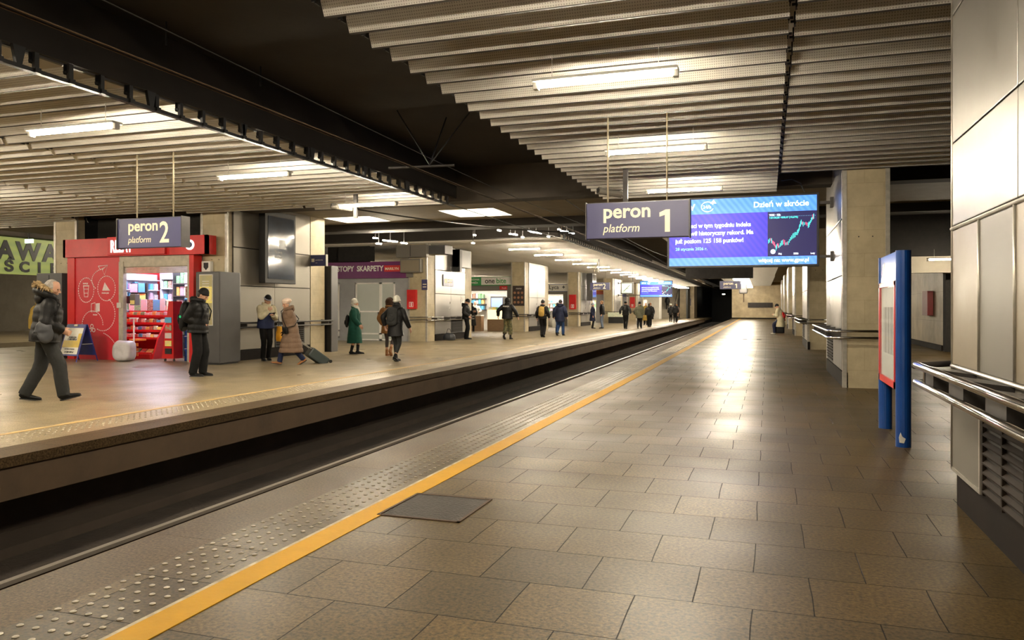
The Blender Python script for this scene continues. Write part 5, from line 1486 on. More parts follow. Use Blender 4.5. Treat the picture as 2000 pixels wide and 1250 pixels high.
def person(label, loc, rz, H=1.75, vx=.013, lean=4, legs=((-.1, 0, 0, 0, 0), (.1, 0, 0, 0, 0)), arms=((-.27, .03, .86), (.27, .03, .86)), hint=((-.5, -1, 0), (.5, -1, 0)),
           coat=None, top2=None, trousers='c_black2', shoes='c_black', boot=0, hat=None, hair=None, hood=None, scarf=None, head=(0, 0), cuff=False, gloves=None, curl=25, wide=1.0, seated=None, knee=.072, sole=None, nrm=None, twist=0, flare=.02, collar=True):
    """legs: (x, y, z, heel lift deg, toe out deg) of each foot; arms: wrist positions; face towards +Y before rz"""
    s = H / 1.75
    t = thing('person', label, 'person', loc, R(rz) if rz else .0001)
    WL.pop(t.name, None)
    sm = lambda v: Vector(v) * s
    # feet
    F = []
    for (x, y, z, p, to) in legs:
        piv = .12 * s if p > 0 else -.06 * s
        F.append(Matrix.Translation((x * s, y * s, z * s)) @ Matrix.Rotation(R(-to), 4, 'Z') @ Matrix.Translation((0, piv, 0)) @ Matrix.Rotation(R(-p), 4, 'X') @ Matrix.Translation((0, -piv, 0)))
    ank = [f @ Vector((0, -.02 * s, .09 * s)) for f in F]
    hx = .09 * s
    cy = seated[0] * s if seated else sum(a.y for a in ank) / 2 + .01 * s
    hz = seated[1] * s if seated else .925 * s
    if not seated:
        for i, a in enumerate(ank):
            dx = (a.x - (-hx if i == 0 else hx)); dy = a.y - cy
            hz = min(hz, a.z + math.sqrt(max(.01, (.838 * s) ** 2 - dx * dx - dy * dy)))
    hip = [Vector((-hx, cy, hz)), Vector((hx, cy, hz))]
    kn = [ik(hip[i], ank[i], .425 * s, .42 * s, (0.0, 1, .1)) for i in range(2)]
    O = Vector((0, cy, hz)); RL = Matrix.Rotation(R(-lean), 4, 'X')
    def T(p):          # torso point given relative to a hip height of .93
        q = Vector(p) * s - Vector((0, 0, .93 * s))
        return O + RL @ q
    # ---- body
    b = G()
    limb(b, [(T((0, 0, .90)), .15 * s, .10 * s), (T((0, 0, 1.05)), .135 * s, .095 * s), (T((0, .01, 1.22)), .155 * s, .11 * s), (T((0, 0, 1.38)), .16 * s, .10 * s), (T((0, -.01, 1.46)), .09 * s, .07 * s)], n=3)
    nb = T((0, -.012, 1.44)); hb = T((0, .012, 1.545))
    limb(b, [(nb, .058 * s, .058 * s), (hb, .052 * s, .055 * s), (hb + Vector((0, .01, .04)) * s, .05 * s, .055 * s)], n=3)
    HM = Matrix.Translation(T((0, .015, 1.515))) @ Matrix.Rotation(R(head[0]), 4, 'Z') @ Matrix.Rotation(R(-head[1]), 4, 'X') @ Matrix.Scale(s, 4)
    h = G()
    hk = [(0, .036, .000, .028, .034), (0, .030, .022, .048, .060), (0, .018, .055, .062, .078), (0, .006, .10, .072, .092), (0, 0, .145, .076, .098), (0, -.006, .19, .068, .086), (0, -.01, .218, .046, .058), (0, -.01, .233, .016, .02)]
    limb(h, [(Vector((a, b_, c)), d, e) for a, b_, c, d, e in hk], n=3, seg=18)
    h.tube([(0, .090, .122), (0, .106, .100), (0, .118, .078), (0, .098, .070)], [.007, .010, .014, .009], n=8)
    h.ball((0, .088, .048), (.024, .011, .008)); h.ball((0, .088, .130), (.046, .013, .010)); h.ball((0, .062, .008), (.026, .026, .018))
    for sx in (-1, 1): h.ball((sx * .076, -.004, .098), (.010, .020, .032)); h.ball((sx * .042, .070, .080), (.022, .018, .020))
    add_to(b, h, HM)
    for i in range(2):
        limb(b, [(hip[i], .075 * s, .085 * s), (hip[i].lerp(kn[i], .5), .070 * s, .074 * s), (kn[i], .052 * s, .056 * s), (kn[i].lerp(ank[i], .35), .05 * s, .054 * s), (ank[i], .036 * s, .038 * s)], n=3, seg=10)
        b.tube([F[i] @ Vector((0, -.05, .05)) * 1, F[i] @ Vector((0, .1 * s, .035 * s))], [.03, .03], n=8)
    sh = [T((-.175, -.01, 1.405)), T((.175, -.01, 1.405))]
    wr = [Vector(a) * s for a in arms]; el = []
    for i in range(2):
        wr[i] = Vector((wr[i].x, wr[i].y + cy, wr[i].z))
        mx = .54 * s
        if (wr[i] - sh[i]).length > mx: wr[i] = sh[i] + (wr[i] - sh[i]).normalized() * mx
        e = ik(sh[i], wr[i], .29 * s, .255 * s, hint[i]); el.append(e)
        limb(b, [(sh[i], .05 * s, .05 * s), (sh[i].lerp(e, .5), .043 * s, .045 * s), (e, .036 * s, .038 * s), (e.lerp(wr[i], .4), .036 * s, .036 * s), (wr[i], .025 * s, .024 * s)], n=3, seg=10)
        nn = nrm[i] if nrm else ((1, 0, 0) if i == 0 else (-1, 0, 0))
        if not gloves: hand(b, wr[i], wr[i] - e, Vector(nn) * -1, -1 if i == 0 else 1, s, curl)
    b.build('body', 'skin', t, remesh=max(.0065, vx * .6) if vx < .02 else vx, sm=1)
    if gloves:
        for i in range(2):
            g = G(); nn = nrm[i] if nrm else ((1, 0, 0) if i == 0 else (-1, 0, 0))
            hand(g, wr[i], wr[i] - el[i], Vector(nn) * -1, -1 if i == 0 else 1, s * 1.12, curl); g.build('glove', gloves, t, remesh=.0075, sm=1)
    if vx < .02:
        for sx in (-1, 1):
            g = G(); g.ball((sx * .030, .088, .113), (.011, .008, .008), n=8); g.xf(HM); g.build('eye', 'eye', t, smooth=True)
    # ---- trousers
    g = G()
    limb(g, [(T((0, -.01, 1.04)), .15 * s, .11 * s), (T((0, -.01, .93)), .165 * s, .125 * s), (T((0, -.01, .86)), .15 * s, .11 * s)], n=3)
    kr = knee * s
    for i in range(2):
        mid = kn[i].lerp(ank[i], .5)
        end = ank[i] + (kn[i] - ank[i]).normalized() * (-.03 * s if not boot else (boot - .09) * s)
        if kr > .065 * s:
            limb(g, [(hip[i] + Vector((0, 0, .02)), .092 * s, .108 * s), (hip[i].lerp(kn[i], .5), .088 * s, .096 * s), (kn[i], kr, kr * 1.08), (mid, kr * .95, kr), (end, kr * .88, kr * .95)], n=7, seg=14)
        else:
            limb(g, [(hip[i] + Vector((0, 0, .02)), .09 * s, .10 * s), (hip[i].lerp(kn[i], .5), .078 * s, .084 * s), (kn[i], kr, kr * 1.08), (kn[i].lerp(ank[i], .35), kr * .98, kr * 1.1), (end, kr * .7, kr * .72)], n=6, seg=12)
    if kr > .065 * s: wrinkle(g, loc[0], .007 * s)
    g.build('trousers', trousers, t, remesh=vx, sm=1)
    # ---- shoes
    for i in range(2):
        g = G()
        q = [(Vector((0, -.078, .035)), .028, .03), (Vector((0, -.06, .045)), .037, .045), (Vector((0, 0, .048)), .039, .048), (Vector((0, .07, .038)), .045, .036), (Vector((0, .135, .030)), .043, .029), (Vector((0, .178, .024)), .030, .022), (Vector((0, .192, .020)), .012, .012)]
        limb(g, q, n=3, seg=14)
        for v in g.bm.verts: v.co.z = max(0.008, v.co.z)
        g.xf(F[i] @ Matrix.Scale(s, 4))
        a = F[i] @ Vector((0, -.025 * s, .05 * s)); up_ = (kn[i] - ank[i]).normalized()
        hh = boot * s if boot else .10 * s
        g.tube([a, ank[i] + up_ * .02 * s, ank[i] + up_ * max(.03 * s, hh - .09 * s)], [.046 * s, .046 * s, (.055 if boot > .2 else .046) * s], n=12)
        o = g.build('boot' if boot else 'shoe', shoes, t, remesh=min(vx, .014), sm=1)
        g = G(); g.prism([(-.030, -.078, 0), (.030, -.078, 0), (.036, -.02, 0), (.046, .09, 0), (.034, .175, 0), (.0, .198, 0), (-.034, .175, 0), (-.046, .09, 0), (-.036, -.02, 0)], (0, 0, .016)); g.xf(F[i] @ Matrix.Scale(s, 4)); g.build('sole', sole or 'black', o)
    # ---- coat
    c = dict(m='c_black', hem=.85, th=.04, puff=None, sleeve=1.0)
    c.update(coat or {})
    th = c['th']
    def torso(g, z0, z1, extra=0.0, open_top=True):
        prof = [(1.50, .085, .085, -.01), (1.455, .135, .10, -.01), (1.40, .175 + th * .4, .115 + th * .5, 0), (1.28, .172 + th, .118 + th, .005), (1.12, .155 + th * 1.1, .108 + th * 1.1, .005), (.98, .160 + th * 1.1, .118 + th * 1.1, -.005), (.86, .172 + th, .128 + th, -.01),
                (.70, .180 + th + flare * .5, .135 + th + flare, 0), (.52, .185 + th + flare, .14 + th + flare * 1.6, 0), (.36, .19 + th + flare * 1.4, .145 + th + flare * 2, 0)]
        keys = []
        for z, a, bb, oy in prof:
            if z > z1 + 1e-6 or z < z0 - 1e-6: continue
            if z < .93: keys.append((Vector((0, cy + oy * s, hz - (.93 - z) * s)), (a + extra) * wide * s, (bb + extra) * s))
            else: keys.append((T((0, oy, z)), (a + extra) * wide * s, (bb + extra) * s))
        limb(g, keys, n=8, seg=28, puff=c['puff'])
    g = G()
    ztop = 1.50
    torso(g, c['hem'], ztop)
    sl = c['sleeve']
    for i in range(2):
        r1 = .058 + th * .55
        keys = [(sh[i] + (T((0, 0, 1.40)) - sh[i]) * .25, r1 * s, r1 * 1.0 * s), (sh[i].lerp(el[i], .12), (r1 + .004) * sl * s, (r1 + .008) * sl * s), (sh[i].lerp(el[i], .55), r1 * sl * s, r1 * sl * s), (el[i], (r1 - .006) * sl * s, (r1 - .006) * sl * s), (el[i].lerp(wr[i], .5), (r1 - .012) * sl * s, (r1 - .012) * sl * s),
                (el[i].lerp(wr[i], .97), (r1 - .024) * sl * s, (r1 - .024) * sl * s)]
        if top2 is None or True:
            limb(g, keys, n=6, seg=14, puff=c['puff'])
    if collar:
        g.tube([T((.095 * math.cos(a), -.005 + .085 * math.sin(a), 1.505 - .015 * math.sin(a))) for a in [2 * PI * k / 14 for k in range(14)]], .030 * s, n=8, closed=True)
    wrinkle(g, loc[1], (.006 if not c['puff'] else .004) * s, 8)
    co = g.build('coat' if c['hem'] < .8 else 'jacket', c['m'], t, remesh=vx, sm=1)
    if c['puff'] is None or c['hem'] < .99:
        pass
    if top2:          # lower panel of another colour
        g = G(); c2 = dict(c); old = c['puff']; torso(g, c['hem'] - .0, 1.28, extra=.010); g.build('jacket_panel', top2, co, remesh=vx, sm=1)
        for i in range(2): pass
    if c['hem'] < .99:   # zip line at the front and hem band
        g = G(); g.tube([T((0, .120 + th * 1.02, 1.36)), T((0, .118 + th * 1.1, 1.12)), T((0, .115 + th * 1.1, .98))], .006 * s, n=6); g.build('zip', 'darkmetal', co)
    # ---- neck and head wear
    if scarf:
        g = G()
        for zz, rr in ((1.515, .088), (1.555, .078)):
            g.tube([T((rr * math.cos(a), .012 + rr * .95 * math.sin(a), zz - .03 * math.sin(a))) for a in [2 * PI * k / 14 for k in range(14)]], .036 * s, n=8, closed=True)
        g.tube([T((.0, .10, 1.50)), T((.03, .14, 1.40)), T((.035, .15, 1.30))], [.045 * s, .04 * s, .03 * s], n=8)
        g.build('scarf', scarf, t, remesh=vx, sm=1)
    if hood == 'down':
        g = G(); g.tube([T((.125 * math.cos(a), -.03 + .10 * math.sin(a), 1.515 + .02 * math.sin(a * 1.0 + PI) )) for a in [2 * PI * k / 16 for k in range(16)]], .048 * s, n=10, closed=True)
        g.ball(T((0, -.115, 1.47)), (.115 * s, .06 * s, .085 * s)); wrinkle(g, 5, .006); g.build('hood', c['m'], co, remesh=vx, sm=1)
    if hood == 'fur':
        g = G(); g.tube([T((.135 * math.cos(a), -.045 + .115 * math.sin(a), 1.53 + .05 * math.sin(a + PI))) for a in [2 * PI * k / 16 for k in range(16)]], .06 * s, n=10, closed=True)
        g.ball(T((0, -.12, 1.47)), (.125 * s, .065 * s, .09 * s)); g.build('hood', c['m'], co, remesh=vx, sm=1)
        g = G()
        for k in range(170):
            a = -PI * .1 + (PI * 1.2) * rnd.random() + PI
            aa = 2 * PI * rnd.random()
            bx_ = T((.150 * math.cos(a), -.045 + .135 * math.sin(a) * .9, 1.60 + .07 * math.sin(a + PI)))
            dv = Vector((math.cos(a) * math.cos(aa), math.sin(a) * math.cos(aa) - .2, math.sin(aa))).normalized()
            g.tube([bx_, bx_ + dv * .045 * s, bx_ + dv * .07 * s + Vector((0, 0, -.012))], [.015 * s, .010 * s, .003 * s], n=5)
        g.tube([T((.150 * math.cos(a), -.045 + .122 * math.sin(a), 1.60 + .07 * math.sin(a + PI))) for a in [PI * .85 + PI * 1.3 * k / 14 for k in range(15)]], .033 * s, n=8)
        g.build('fur_trim', 'c_fur', co, smooth=True)
    if hood == 'up' or hood == 'furup':
        g = G(); h2 = G(); h2.ball((0, -.030, .115), (.112, .112, .145), n=20)
        h2.tube([(.10 * math.cos(a), .045, .11 + .13 * math.sin(a)) for a in [2 * PI * k / 16 for k in range(16)]], .024 if hood == 'up' else .04, n=8, closed=True)
        h2.tube([(0, -.02, .02), (0, -.02, -.06)], [(.10, .10), (.125, .11)], n=14)
        add_to(g, h2, HM); wrinkle(g, 2, .008 if hood == 'up' else .016, 14); g.build('hood', c['m'] if hood == 'up' else 'c_dkbrown', t, remesh=vx, sm=1)
    if hair:
        g = G(); g.ball((0, -.016, .140), (.084, .098, .104), n=18)
        if hair[1] == 'short': g.ball((0, -.045, .085), (.072, .062, .07), n=14)
        if hair[1] == 'long': g.tube([(0, -.05, .12), (0, -.075, .0), (0, -.085, -.12)], [(.085, .05), (.095, .045), (.075, .03)], n=14)
        if hair[1] == 'bun': g.ball((0, -.05, .09), (.07, .06, .07)); g.ball((0, -.11, .13), (.04, .04, .04))
        g.xf(HM); wrinkle(g, 9, .004, 30); g.build('hair', hair[0], t, remesh=min(vx, .012), sm=1)
    if hat:
        g = G(); ht = hat[1]
        if ht == 'beanie':
            g.ball((0, -.010, .158), (.087, .106, .100), n=20)
            g.tube([(.084 * math.cos(a), -.008 + .102 * math.sin(a), .142 + .012 * math.sin(a)) for a in [2 * PI * k / 20 for k in range(20)]], .017, n=8, closed=True)
        elif ht == 'tall':
            g.ball((0, -.015, .165), (.092, .110, .125), n=20)
            g.tube([(.086 * math.cos(a), -.008 + .104 * math.sin(a), .135 + .012 * math.sin(a)) for a in [2 * PI * k / 20 for k in range(20)]], .022, n=8, closed=True)
        elif ht == 'beret':
            g.ball((0, -.02, .195), (.118, .130, .070), n=20)
            g.tube([(.082 * math.cos(a), -.008 + .102 * math.sin(a), .150) for a in [2 * PI * k / 20 for k in range(20)]], .016, n=8, closed=True)
        elif ht == 'cap':
            g.ball((0, -.010, .165), (.085, .103, .085), n=20); g.tube([(0, .08, .150), (0, .16, .135)], [(.07, .012), (.045, .008)], n=12)
        g.xf(HM); hp = g.build('hat', hat[0], t, remesh=min(vx, .012), sm=1)
        if len(hat) > 2:
            g = G(); g.tube([(.088 * math.cos(a), -.008 + .107 * math.sin(a), .150 + .012 * math.sin(a)) for a in [2 * PI * k / 20 for k in range(20)]], .017, n=8, closed=True); g.xf(HM); g.build('hat_band', hat[2], hp, smooth=True)
    t['_wr'] = 0
    del t['_wr']
    return t, dict(T=T, wr=wr, el=el, sh=sh, HM=HM, s=s, cy=cy, hz=hz)
def held(name, label, cat_, p, group=None):
    t0 = p[0]
    t = thing(name, label, cat_, tuple(t0.location), t0.rotation_euler.z or .0001, group)
    WL.pop(t.name, None)
    return t
def backpack(p, label, m, h=.46, w=.30, d=.17, strap=True, tagm=None, zc=1.22, th=.05):
    t = held('backpack', label, 'backpack', p); T = p[1]['T']; s = p[1]['s']
    g = G(); q = T((0, -.13 - th - d / 2 * .8, zc))
    limb(g, [(T((0, -.10 - th - d * .5, zc - h / 2)), w * .42 * s, d * .36 * s), (T((0, -.11 - th - d * .5, zc - h * .44)), w * .5 * s, d * .5 * s), (T((0, -.11 - th - d * .5, zc)), w * .5 * s, d * .52 * s), (T((0, -.11 - th - d * .45, zc + h * .36)), w * .45 * s, d * .42 * s), (T((0, -.11 - th - d * .4, zc + h / 2)), w * .3 * s, d * .22 * s)], n=4, seg=18)
    g.build('pack', m, t, remesh=.014, sm=2)
    g = G(); g.ball(T((0, -.11 - th - d, zc - h * .16)), (w * .36 * s, .035 * s, h * .24 * s)); g.build('front_pocket', m, t, remesh=.014, sm=1)
    g = G(); g.tube([T((-.04, -.11 - th - d * .5, zc + h * .47)), T((0, -.11 - th - d * .5, zc + h * .56)), T((.04, -.11 - th - d * .5, zc + h * .47))], .008, n=6); g.build('grab_handle', m, t)
    if strap:
        for sx in (-1, 1):
            g = G(); g.tube([T((sx * .09, -.12 - th, zc + h * .42)), T((sx * .125, -.05, 1.475)), T((sx * .135, .06 + th * .7, 1.44)), T((sx * .145, .12 + th, 1.30)), T((sx * .17, .08 + th, 1.12)), T((sx * .17, -.08 - th, 1.05))], .014 * s, n=6); g.build('shoulder_strap', m, t, smooth=True)
    if tagm:
        G().box(-.0, .001, 0, .001, 0, .001).bm.free()
        c = T((w * .5, -.12 - th - d * .6, zc - .03)); g = G(); g.ball(c, (.008, .022, .028), n=8); g.build('green_tag', tagm, t)
    return t

# --- the ten nearer people -----------------------------------------
PUF = (.10, .075)
p = person('person in black puffer jacket with fur hood and charcoal trousers striding past the red kiosk', (-10.27, 8.7, 0), -34, H=1.84, vx=.011, lean=5,
           legs=((-.15, -.22, .0, 8, 8), (.13, .25, .0, -12, 0)), arms=((-.14, .20, 1.0), (.14, .20, 1.0)), coat=dict(m='c_black', hem=.74, th=.065, puff=(.07, .13)), trousers='c_char', knee=.088, shoes='c_black', hood='fur', hair=('c_hair_grey', 'short'), head=(-30, 12), wide=1.18)
t = held('shoulder_bag', 'grey soft bag hanging at the side of the striding person with the fur hood', 'bag', p)
T = p[1]['T']
g = G(); limb(g, [(T((.28, -.10, .90)), .04, .05), (T((.29, -.06, .94)), .04, .13), (T((.29, -.06, 1.05)), .04, .12), (T((.28, -.04, 1.16)), .03, .08), (T((.27, -.02, 1.24)), .012, .03)], n=5, seg=16); wrinkle(g, 4, .012, 9)
g.build('bag_body', 'c_bag', t, remesh=.012, sm=2)
g = G(); g.tube([T((.29, .0, 1.25)), T((.25, -.02, 1.42)), T((.12, -.06, 1.52)), T((.10, .0, 1.53)), T((.20, .12, 1.40)), T((.29, .06, 1.24))], .011, n=6); g.build('bag_strap', 'c_black', t, smooth=True)

p = person('person in mustard parka half hidden behind the striding person with the fur hood', (-17.1, 14.4, 0), 30, H=1.72, coat=dict(m='c_must', hem=.62, th=.05), trousers='c_denim', shoes='c_taupe', hood='down', hair=('c_hair_ginger', 'long'), head=(0, 5),
           legs=((-.1, 0, 0, 0, 10), (.1, .1, 0, 0, 10)))

p = person('person in black puffer jacket and beanie standing head down by the red kiosk', (-10.95, 12.75, 0), -74, H=1.80, vx=.011, lean=2, legs=((-.09, .07, 0, 0, 4), (.10, -.04, 0, 0, 4)),
           arms=((-.11, .07, 1.04), (.11, .07, 1.04)), coat=dict(m='c_black', hem=.84, th=.06, puff=(.08, .12)), trousers='c_black2', knee=.085, hood='down', hat=('c_black', 'beanie'), hair=('c_hair_dark', 'short'), head=(0, 32), sole='greybox')
G_TAG = emit('green_tag_glow', (.02, .6, .2), .6)
backpack(p, 'black backpack with a green tag on the head-down person by the kiosk', 'c_black', h=.52, w=.32, d=.20, tagm=G_TAG, zc=1.20, th=.06)

p = person('person in cream and navy jacket and striped beanie leaning on rails, looking at a phone', (-12.55, 17.1, 0), -118, H=1.74, vx=.012, lean=4, legs=((-.10, .02, 0, 0, 12), (.10, .12, 0, 0, 8)),
           arms=((-.05, .30, 1.20), (.02, .20, 1.32)), hint=((-.6, -.3, -1), (.8, -.2, -.6)), nrm=((0, 0, -1), (0, -1, 0)), coat=dict(m='c_cream', hem=.80, th=.05), top2='c_navy', trousers='c_black2', hat=('c_black', 'beanie', 'c_ltgrey'), head=(0, 34), hair=('c_hair_grey', 'short'), curl=40)
W = p[1]['wr']
t = held('phone', 'dark phone held by the person in the cream and navy jacket', 'phone', p)
g = G(); g.box(-.036, .036, -.075, .075, -.004, .004, .003); g.xf(Matrix.Translation(W[0] + Vector((.03, .09, .035))) @ Matrix.Rotation(R(25), 4, 'X')); g.build('phone_body', 'black', t)
t = held('shopping_bag', 'bright yellow-orange bag hanging from the arm of the person in the cream and navy jacket', 'bag', p)
M['bag_yel'] = mat('yellow_bag', (.80, .42, .03), .45, c2=(.7, .3, .02), scale=7, bump=.3)
a = p[1]['el'][0]
g = G(); limb(g, [(a + Vector((-.06, .10, -.62)), .05, .16), (a + Vector((-.06, .10, -.45)), .06, .16), (a + Vector((-.06, .10, -.22)), .03, .12)], n=4); wrinkle(g, 1, .01); g.build('bag_body', 'bag_yel', t, remesh=.013, sm=1)
g = G(); g.tube([a + Vector((-.06, .16, -.22)), a + Vector((-.04, .07, .03)), a + Vector((-.06, .04, -.22))], .007, n=6); g.build('bag_handle', 'c_black', t)

p = person('older person in long taupe quilted coat and pale beret pulling a suitcase', (-11.05, 16.05, 0), 138, H=1.64, vx=.011, lean=9, legs=((-.07, -.36, .0, 30, 0), (.09, .28, .0, -10, 0)),
           arms=((.02, .16, .86), (.24, -.14, .80)), hint=((-.8, -.6, 0), (.6, -1, 0)), coat=dict(m='c_taupe', hem=.36, th=.062, puff=(.07, .12)), trousers='c_navy', shoes='c_tan', hat=('c_pink', 'beret'), hair=('c_hair_grey', 'short'), hood='down', head=(20, 8), gloves='c_black', flare=.05)
p4 = p
t = held('handbag', 'black crossbody handbag on the front of the older person in the taupe coat', 'bag', p)
T = p[1]['T']
g = G(); limb(g, [(T((-.12, .16, .88)), .13, .05), (T((-.12, .17, .97)), .15, .06), (T((-.12, .16, 1.06)), .14, .035)], n=4); g.xf(Matrix.Identity(4)); g.build('bag_body', 'c_black', t, remesh=.011, sm=2)
g = G(); g.tube([T((-.24, .20, 1.04)), T((0.0, .20, 1.04))], .008, n=6); g.build('bag_zip', 'chrome', t)
g = G(); g.tube([T((-.24, .17, 1.05)), T((-.16, .20, 1.25)), T((.02, .17, 1.46)), T((.12, .02, 1.54)), T((.10, -.12, 1.45)), T((-.10, -.22, 1.2)), T((-.25, -.05, 1.05)), T((-.26, .12, 1.04))], .010, n=6); g.build('bag_strap', 'c_black', t, smooth=True)
t = held('suitcase', 'dark green-grey wheeled suitcase tilted behind the older person in the taupe coat', 'suitcase', p)
Wp = p[1]['wr'][1]
M['case'] = mat('dark_green_shell', (.035, .05, .05), .4, c2=(.028, .04, .04), scale=5)
# case lies tilted: base at the wheels, handle up to the hand
base = Vector((.24, -1.02, .06)); d = (Wp + Vector((0, 0, -.09)) - base).normalized()
xx = Vector((1, 0, 0)); yy = d.cross(xx).normalized()
m4 = Matrix(((xx.x, yy.x, d.x, base.x), (xx.y, yy.y, d.y, base.y), (xx.z, yy.z, d.z, base.z), (0, 0, 0, 1)))
g = G(); g.box(-.20, .20, -.02, .22, .02, .56, .04)
for k in range(5): g.box(-.14 + k * .065, -.115 + k * .065, -.026, .226, .06, .52, .004)
g.xf(m4); g.build('case_body', 'case', t)
L = (Wp - base).length - .09
g = G()
for sx in (-.10, .10): g.tube([(sx, .03, .5), (sx, .03, L)], .008, n=8)
g.tube([(-.10, .03, L), (.10, .03, L)], .014, n=8); g.xf(m4); g.build('pull_handle', 'trim', t)
for sx in (-.17, .17):
    g = G(); g.lathe([(.04, -.015), (.04, .015)], (0, 0, 0), n=14, axis='X'); g.xf(Matrix.Translation(base + Vector((sx, .0, -.018)))); g.build('wheel', 'black', t)

p = person('person in long bottle-green coat with white hat and scarf waiting by the hosiery shop', (-11.75, 20.3, 0), -72, H=1.63, vx=.012, lean=0, legs=((-.10, .12, 0, 0, 0), (.09, -.05, 0, 0, 10)),
           arms=((-.20, .14, .92), (.22, .20, .92)), coat=dict(m='c_green', hem=.36, th=.06), trousers='c_stock', knee=.050, shoes='c_black', boot=.30, hat=('c_white', 'tall'), scarf='c_white', head=(0, -4), flare=.02)
backpack(p, 'small black backpack on the person in the bottle-green coat', 'c_black', h=.36, w=.24, d=.13, zc=1.08, th=.06, strap=False)
p = person('person in rust-brown coat with dark fur hood up, walking away', (-10.35, 19.9, 0), 8, H=1.66, vx=.012, lean=3, legs=((-.09, .02, .0, 0, 0), (.10, -.28, .03, 42, 0)),
           arms=((-.24, .10, .95), (.25, .06, .92)), coat=dict(m='c_brown', hem=.60, th=.045), trousers='c_stock', knee=.055, shoes='c_tan', boot=.20, hood='furup', sole='c_tan')
t = held('shoulder_bag', 'shiny dark bag under the right arm of the person in the rust-brown coat', 'bag', p); T = p[1]['T']
g = G(); limb(g, [(T((.24, -.14, .98)), .10, .05), (T((.22, -.16, 1.12)), .13, .06), (T((.18, -.16, 1.28)), .06, .03)], n=4); g.build('bag_body', 'c_bag', t, remesh=.013, sm=1)
p = person('person in black coat with white knit hat walking away beside the rust-brown coat', (-9.1, 17.85, 0), -4, H=1.68, vx=.011, lean=6, legs=((-.06, .12, .0, 0, 0), (.07, -.20, .0, 22, 0)),
           arms=((-.28, -.08, .96), (.34, .16, .90)), coat=dict(m='c_black', hem=.66, th=.04), trousers='c_char', knee=.058, shoes='c_black', boot=.18, hat=('c_white', 'tall'), scarf='c_black', flare=.04)
backpack(p, 'square dark grey backpack on the person with the white knit hat', 'c_char', h=.44, w=.32, d=.13, zc=1.22, th=.04)
p = person('dark-clad person leaning on the rails of the second pillar, looking at a phone', (-12.7, 31.2, 0), -75, H=1.78, vx=.015, lean=-4, legs=((-.08, .16, 0, 0, 0), (.08, .24, 0, 0, 0)),
           arms=((-.08, .30, 1.18), (.20, .12, .98)), hint=((-.6, -.4, -1), (.6, -1, 0)), coat=dict(m='c_black', hem=.78, th=.06), hood='down', hat=('c_black', 'beanie'), head=(0, 34), knee=.08)
t = held('phone', 'small phone held by the dark-clad person at the second pillar', 'phone', p)
g = G(); g.box(-.036, .036, -.005, .005, -.075, .075, .002); g.xf(Matrix.Translation(p[1]['wr'][0] + Vector((.03, .09, .07))) @ Matrix.Rotation(R(-25), 4, 'X')); g.build('phone_body', 'sign', t)
g = G(); limb(g, [(Vector((0, 0, .02)), .26, .14), (Vector((0, 0, .12)), .28, .17), (Vector((0, 0, .26)), .22, .12), (Vector((0, 0, .32)), .1, .05)], n=4); wrinkle(g, 3, .02, 6)
for v in g.bm.verts: v.co.z = max(0, v.co.z)
t = thing('duffel_bag', 'grey bag standing on the floor at the foot of the second pillar', 'bag', (-12.75, 29.9, 0)); g.xf(Matrix.Translation((-12.75, 29.9, 0))); g.build('bag_body', 'c_bag', t, remesh=.016, sm=1)
g = G(); g.tube([(-12.87, 29.85, .28), (-12.8, 29.85, .48), (-12.7, 29.85, .48), (-12.63, 29.85, .28)], .012, n=6); g.build('handle', 'c_bag', t)

p = person('person in black jacket and camouflage trousers walking away near the sandwich shop', (-10.75, 31.6, 0), 2, H=1.82, vx=.014, lean=2, legs=((-.10, -.16, .02, 26, 0), (.10, .16, .0, 0, 6)),
           arms=((-.42, .05, .98), (.44, .05, .94)), hint=((-.9, -1, 0), (.9, -1, 0)), coat=dict(m='c_black', hem=.80, th=.055), trousers='c_camo', knee=.095, shoes='c_black', boot=.2, hood='up', wide=1.05)
tt = text('POLICJA', .075, 'offwhite', (0, 0, 0), (0, 0, 0), None, ax='CENTER', depth=.001, name='back_lettering', bold=.002)
tt.data.transform(Matrix.Translation(p[1]['T']((0, -.205, 1.36))) @ Matrix.Rotation(R(90), 4, 'X')); tt.parent = p[0]
p = person('person in long black coat standing at the counter of the sandwich shop', (-16.2, 41.3, 0), 10, H=1.66, vx=.02, coat=dict(m='c_black', hem=.36, th=.05), trousers='c_black2', shoes='c_black', hair=('c_hair_dark', 'bun'), arms=((-.18, .2, 1.02), (.2, .2, 1.02)))
p = person('shop worker in white shirt and dark waistcoat behind the sandwich counter', (-16.7, 43.1, 0), 200, H=1.78, vx=.02, lean=10, coat=dict(m='c_white', hem=.86, th=.03), trousers='c_black2', hair=('c_hair_ginger', 'short'), arms=((-.25, .3, 1.1), (.25, .3, 1.1)), top2=None)
p = person('person in black with a mustard backpack walking away past the sandwich shop', (-9.95, 34.4, 0), 0, H=1.74, vx=.015, lean=2, legs=((-.05, .0, .0, 4, 0), (.06, -.1, .0, 30, 0)), arms=((-.30, .06, .90), (.30, .06, .90)), coat=dict(m='c_black', hem=.84, th=.04), hat=('c_black', 'beanie'), trousers='c_black2', knee=.075)
M['c_must2'] = cloth('mustard_canvas', (.42, .27, .07), .8)
backpack(p, 'mustard-tan backpack with pale straps on a person in black', 'c_must2', h=.42, w=.28, d=.14, zc=1.22, th=.04)
p = person('person in navy parka and jeans walking away toward the phone shop', (-9.7, 36.6, 0), -4, H=1.76, vx=.016, lean=3, legs=((-.14, -.12, .0, 30, 0), (.12, .12, .0, 0, 4)), arms=((-.34, .05, .92), (.30, .1, .92)), coat=dict(m='c_navy2', hem=.62, th=.06), hat=('c_char', 'beanie'), hood='down', trousers='c_denim', knee=.08)
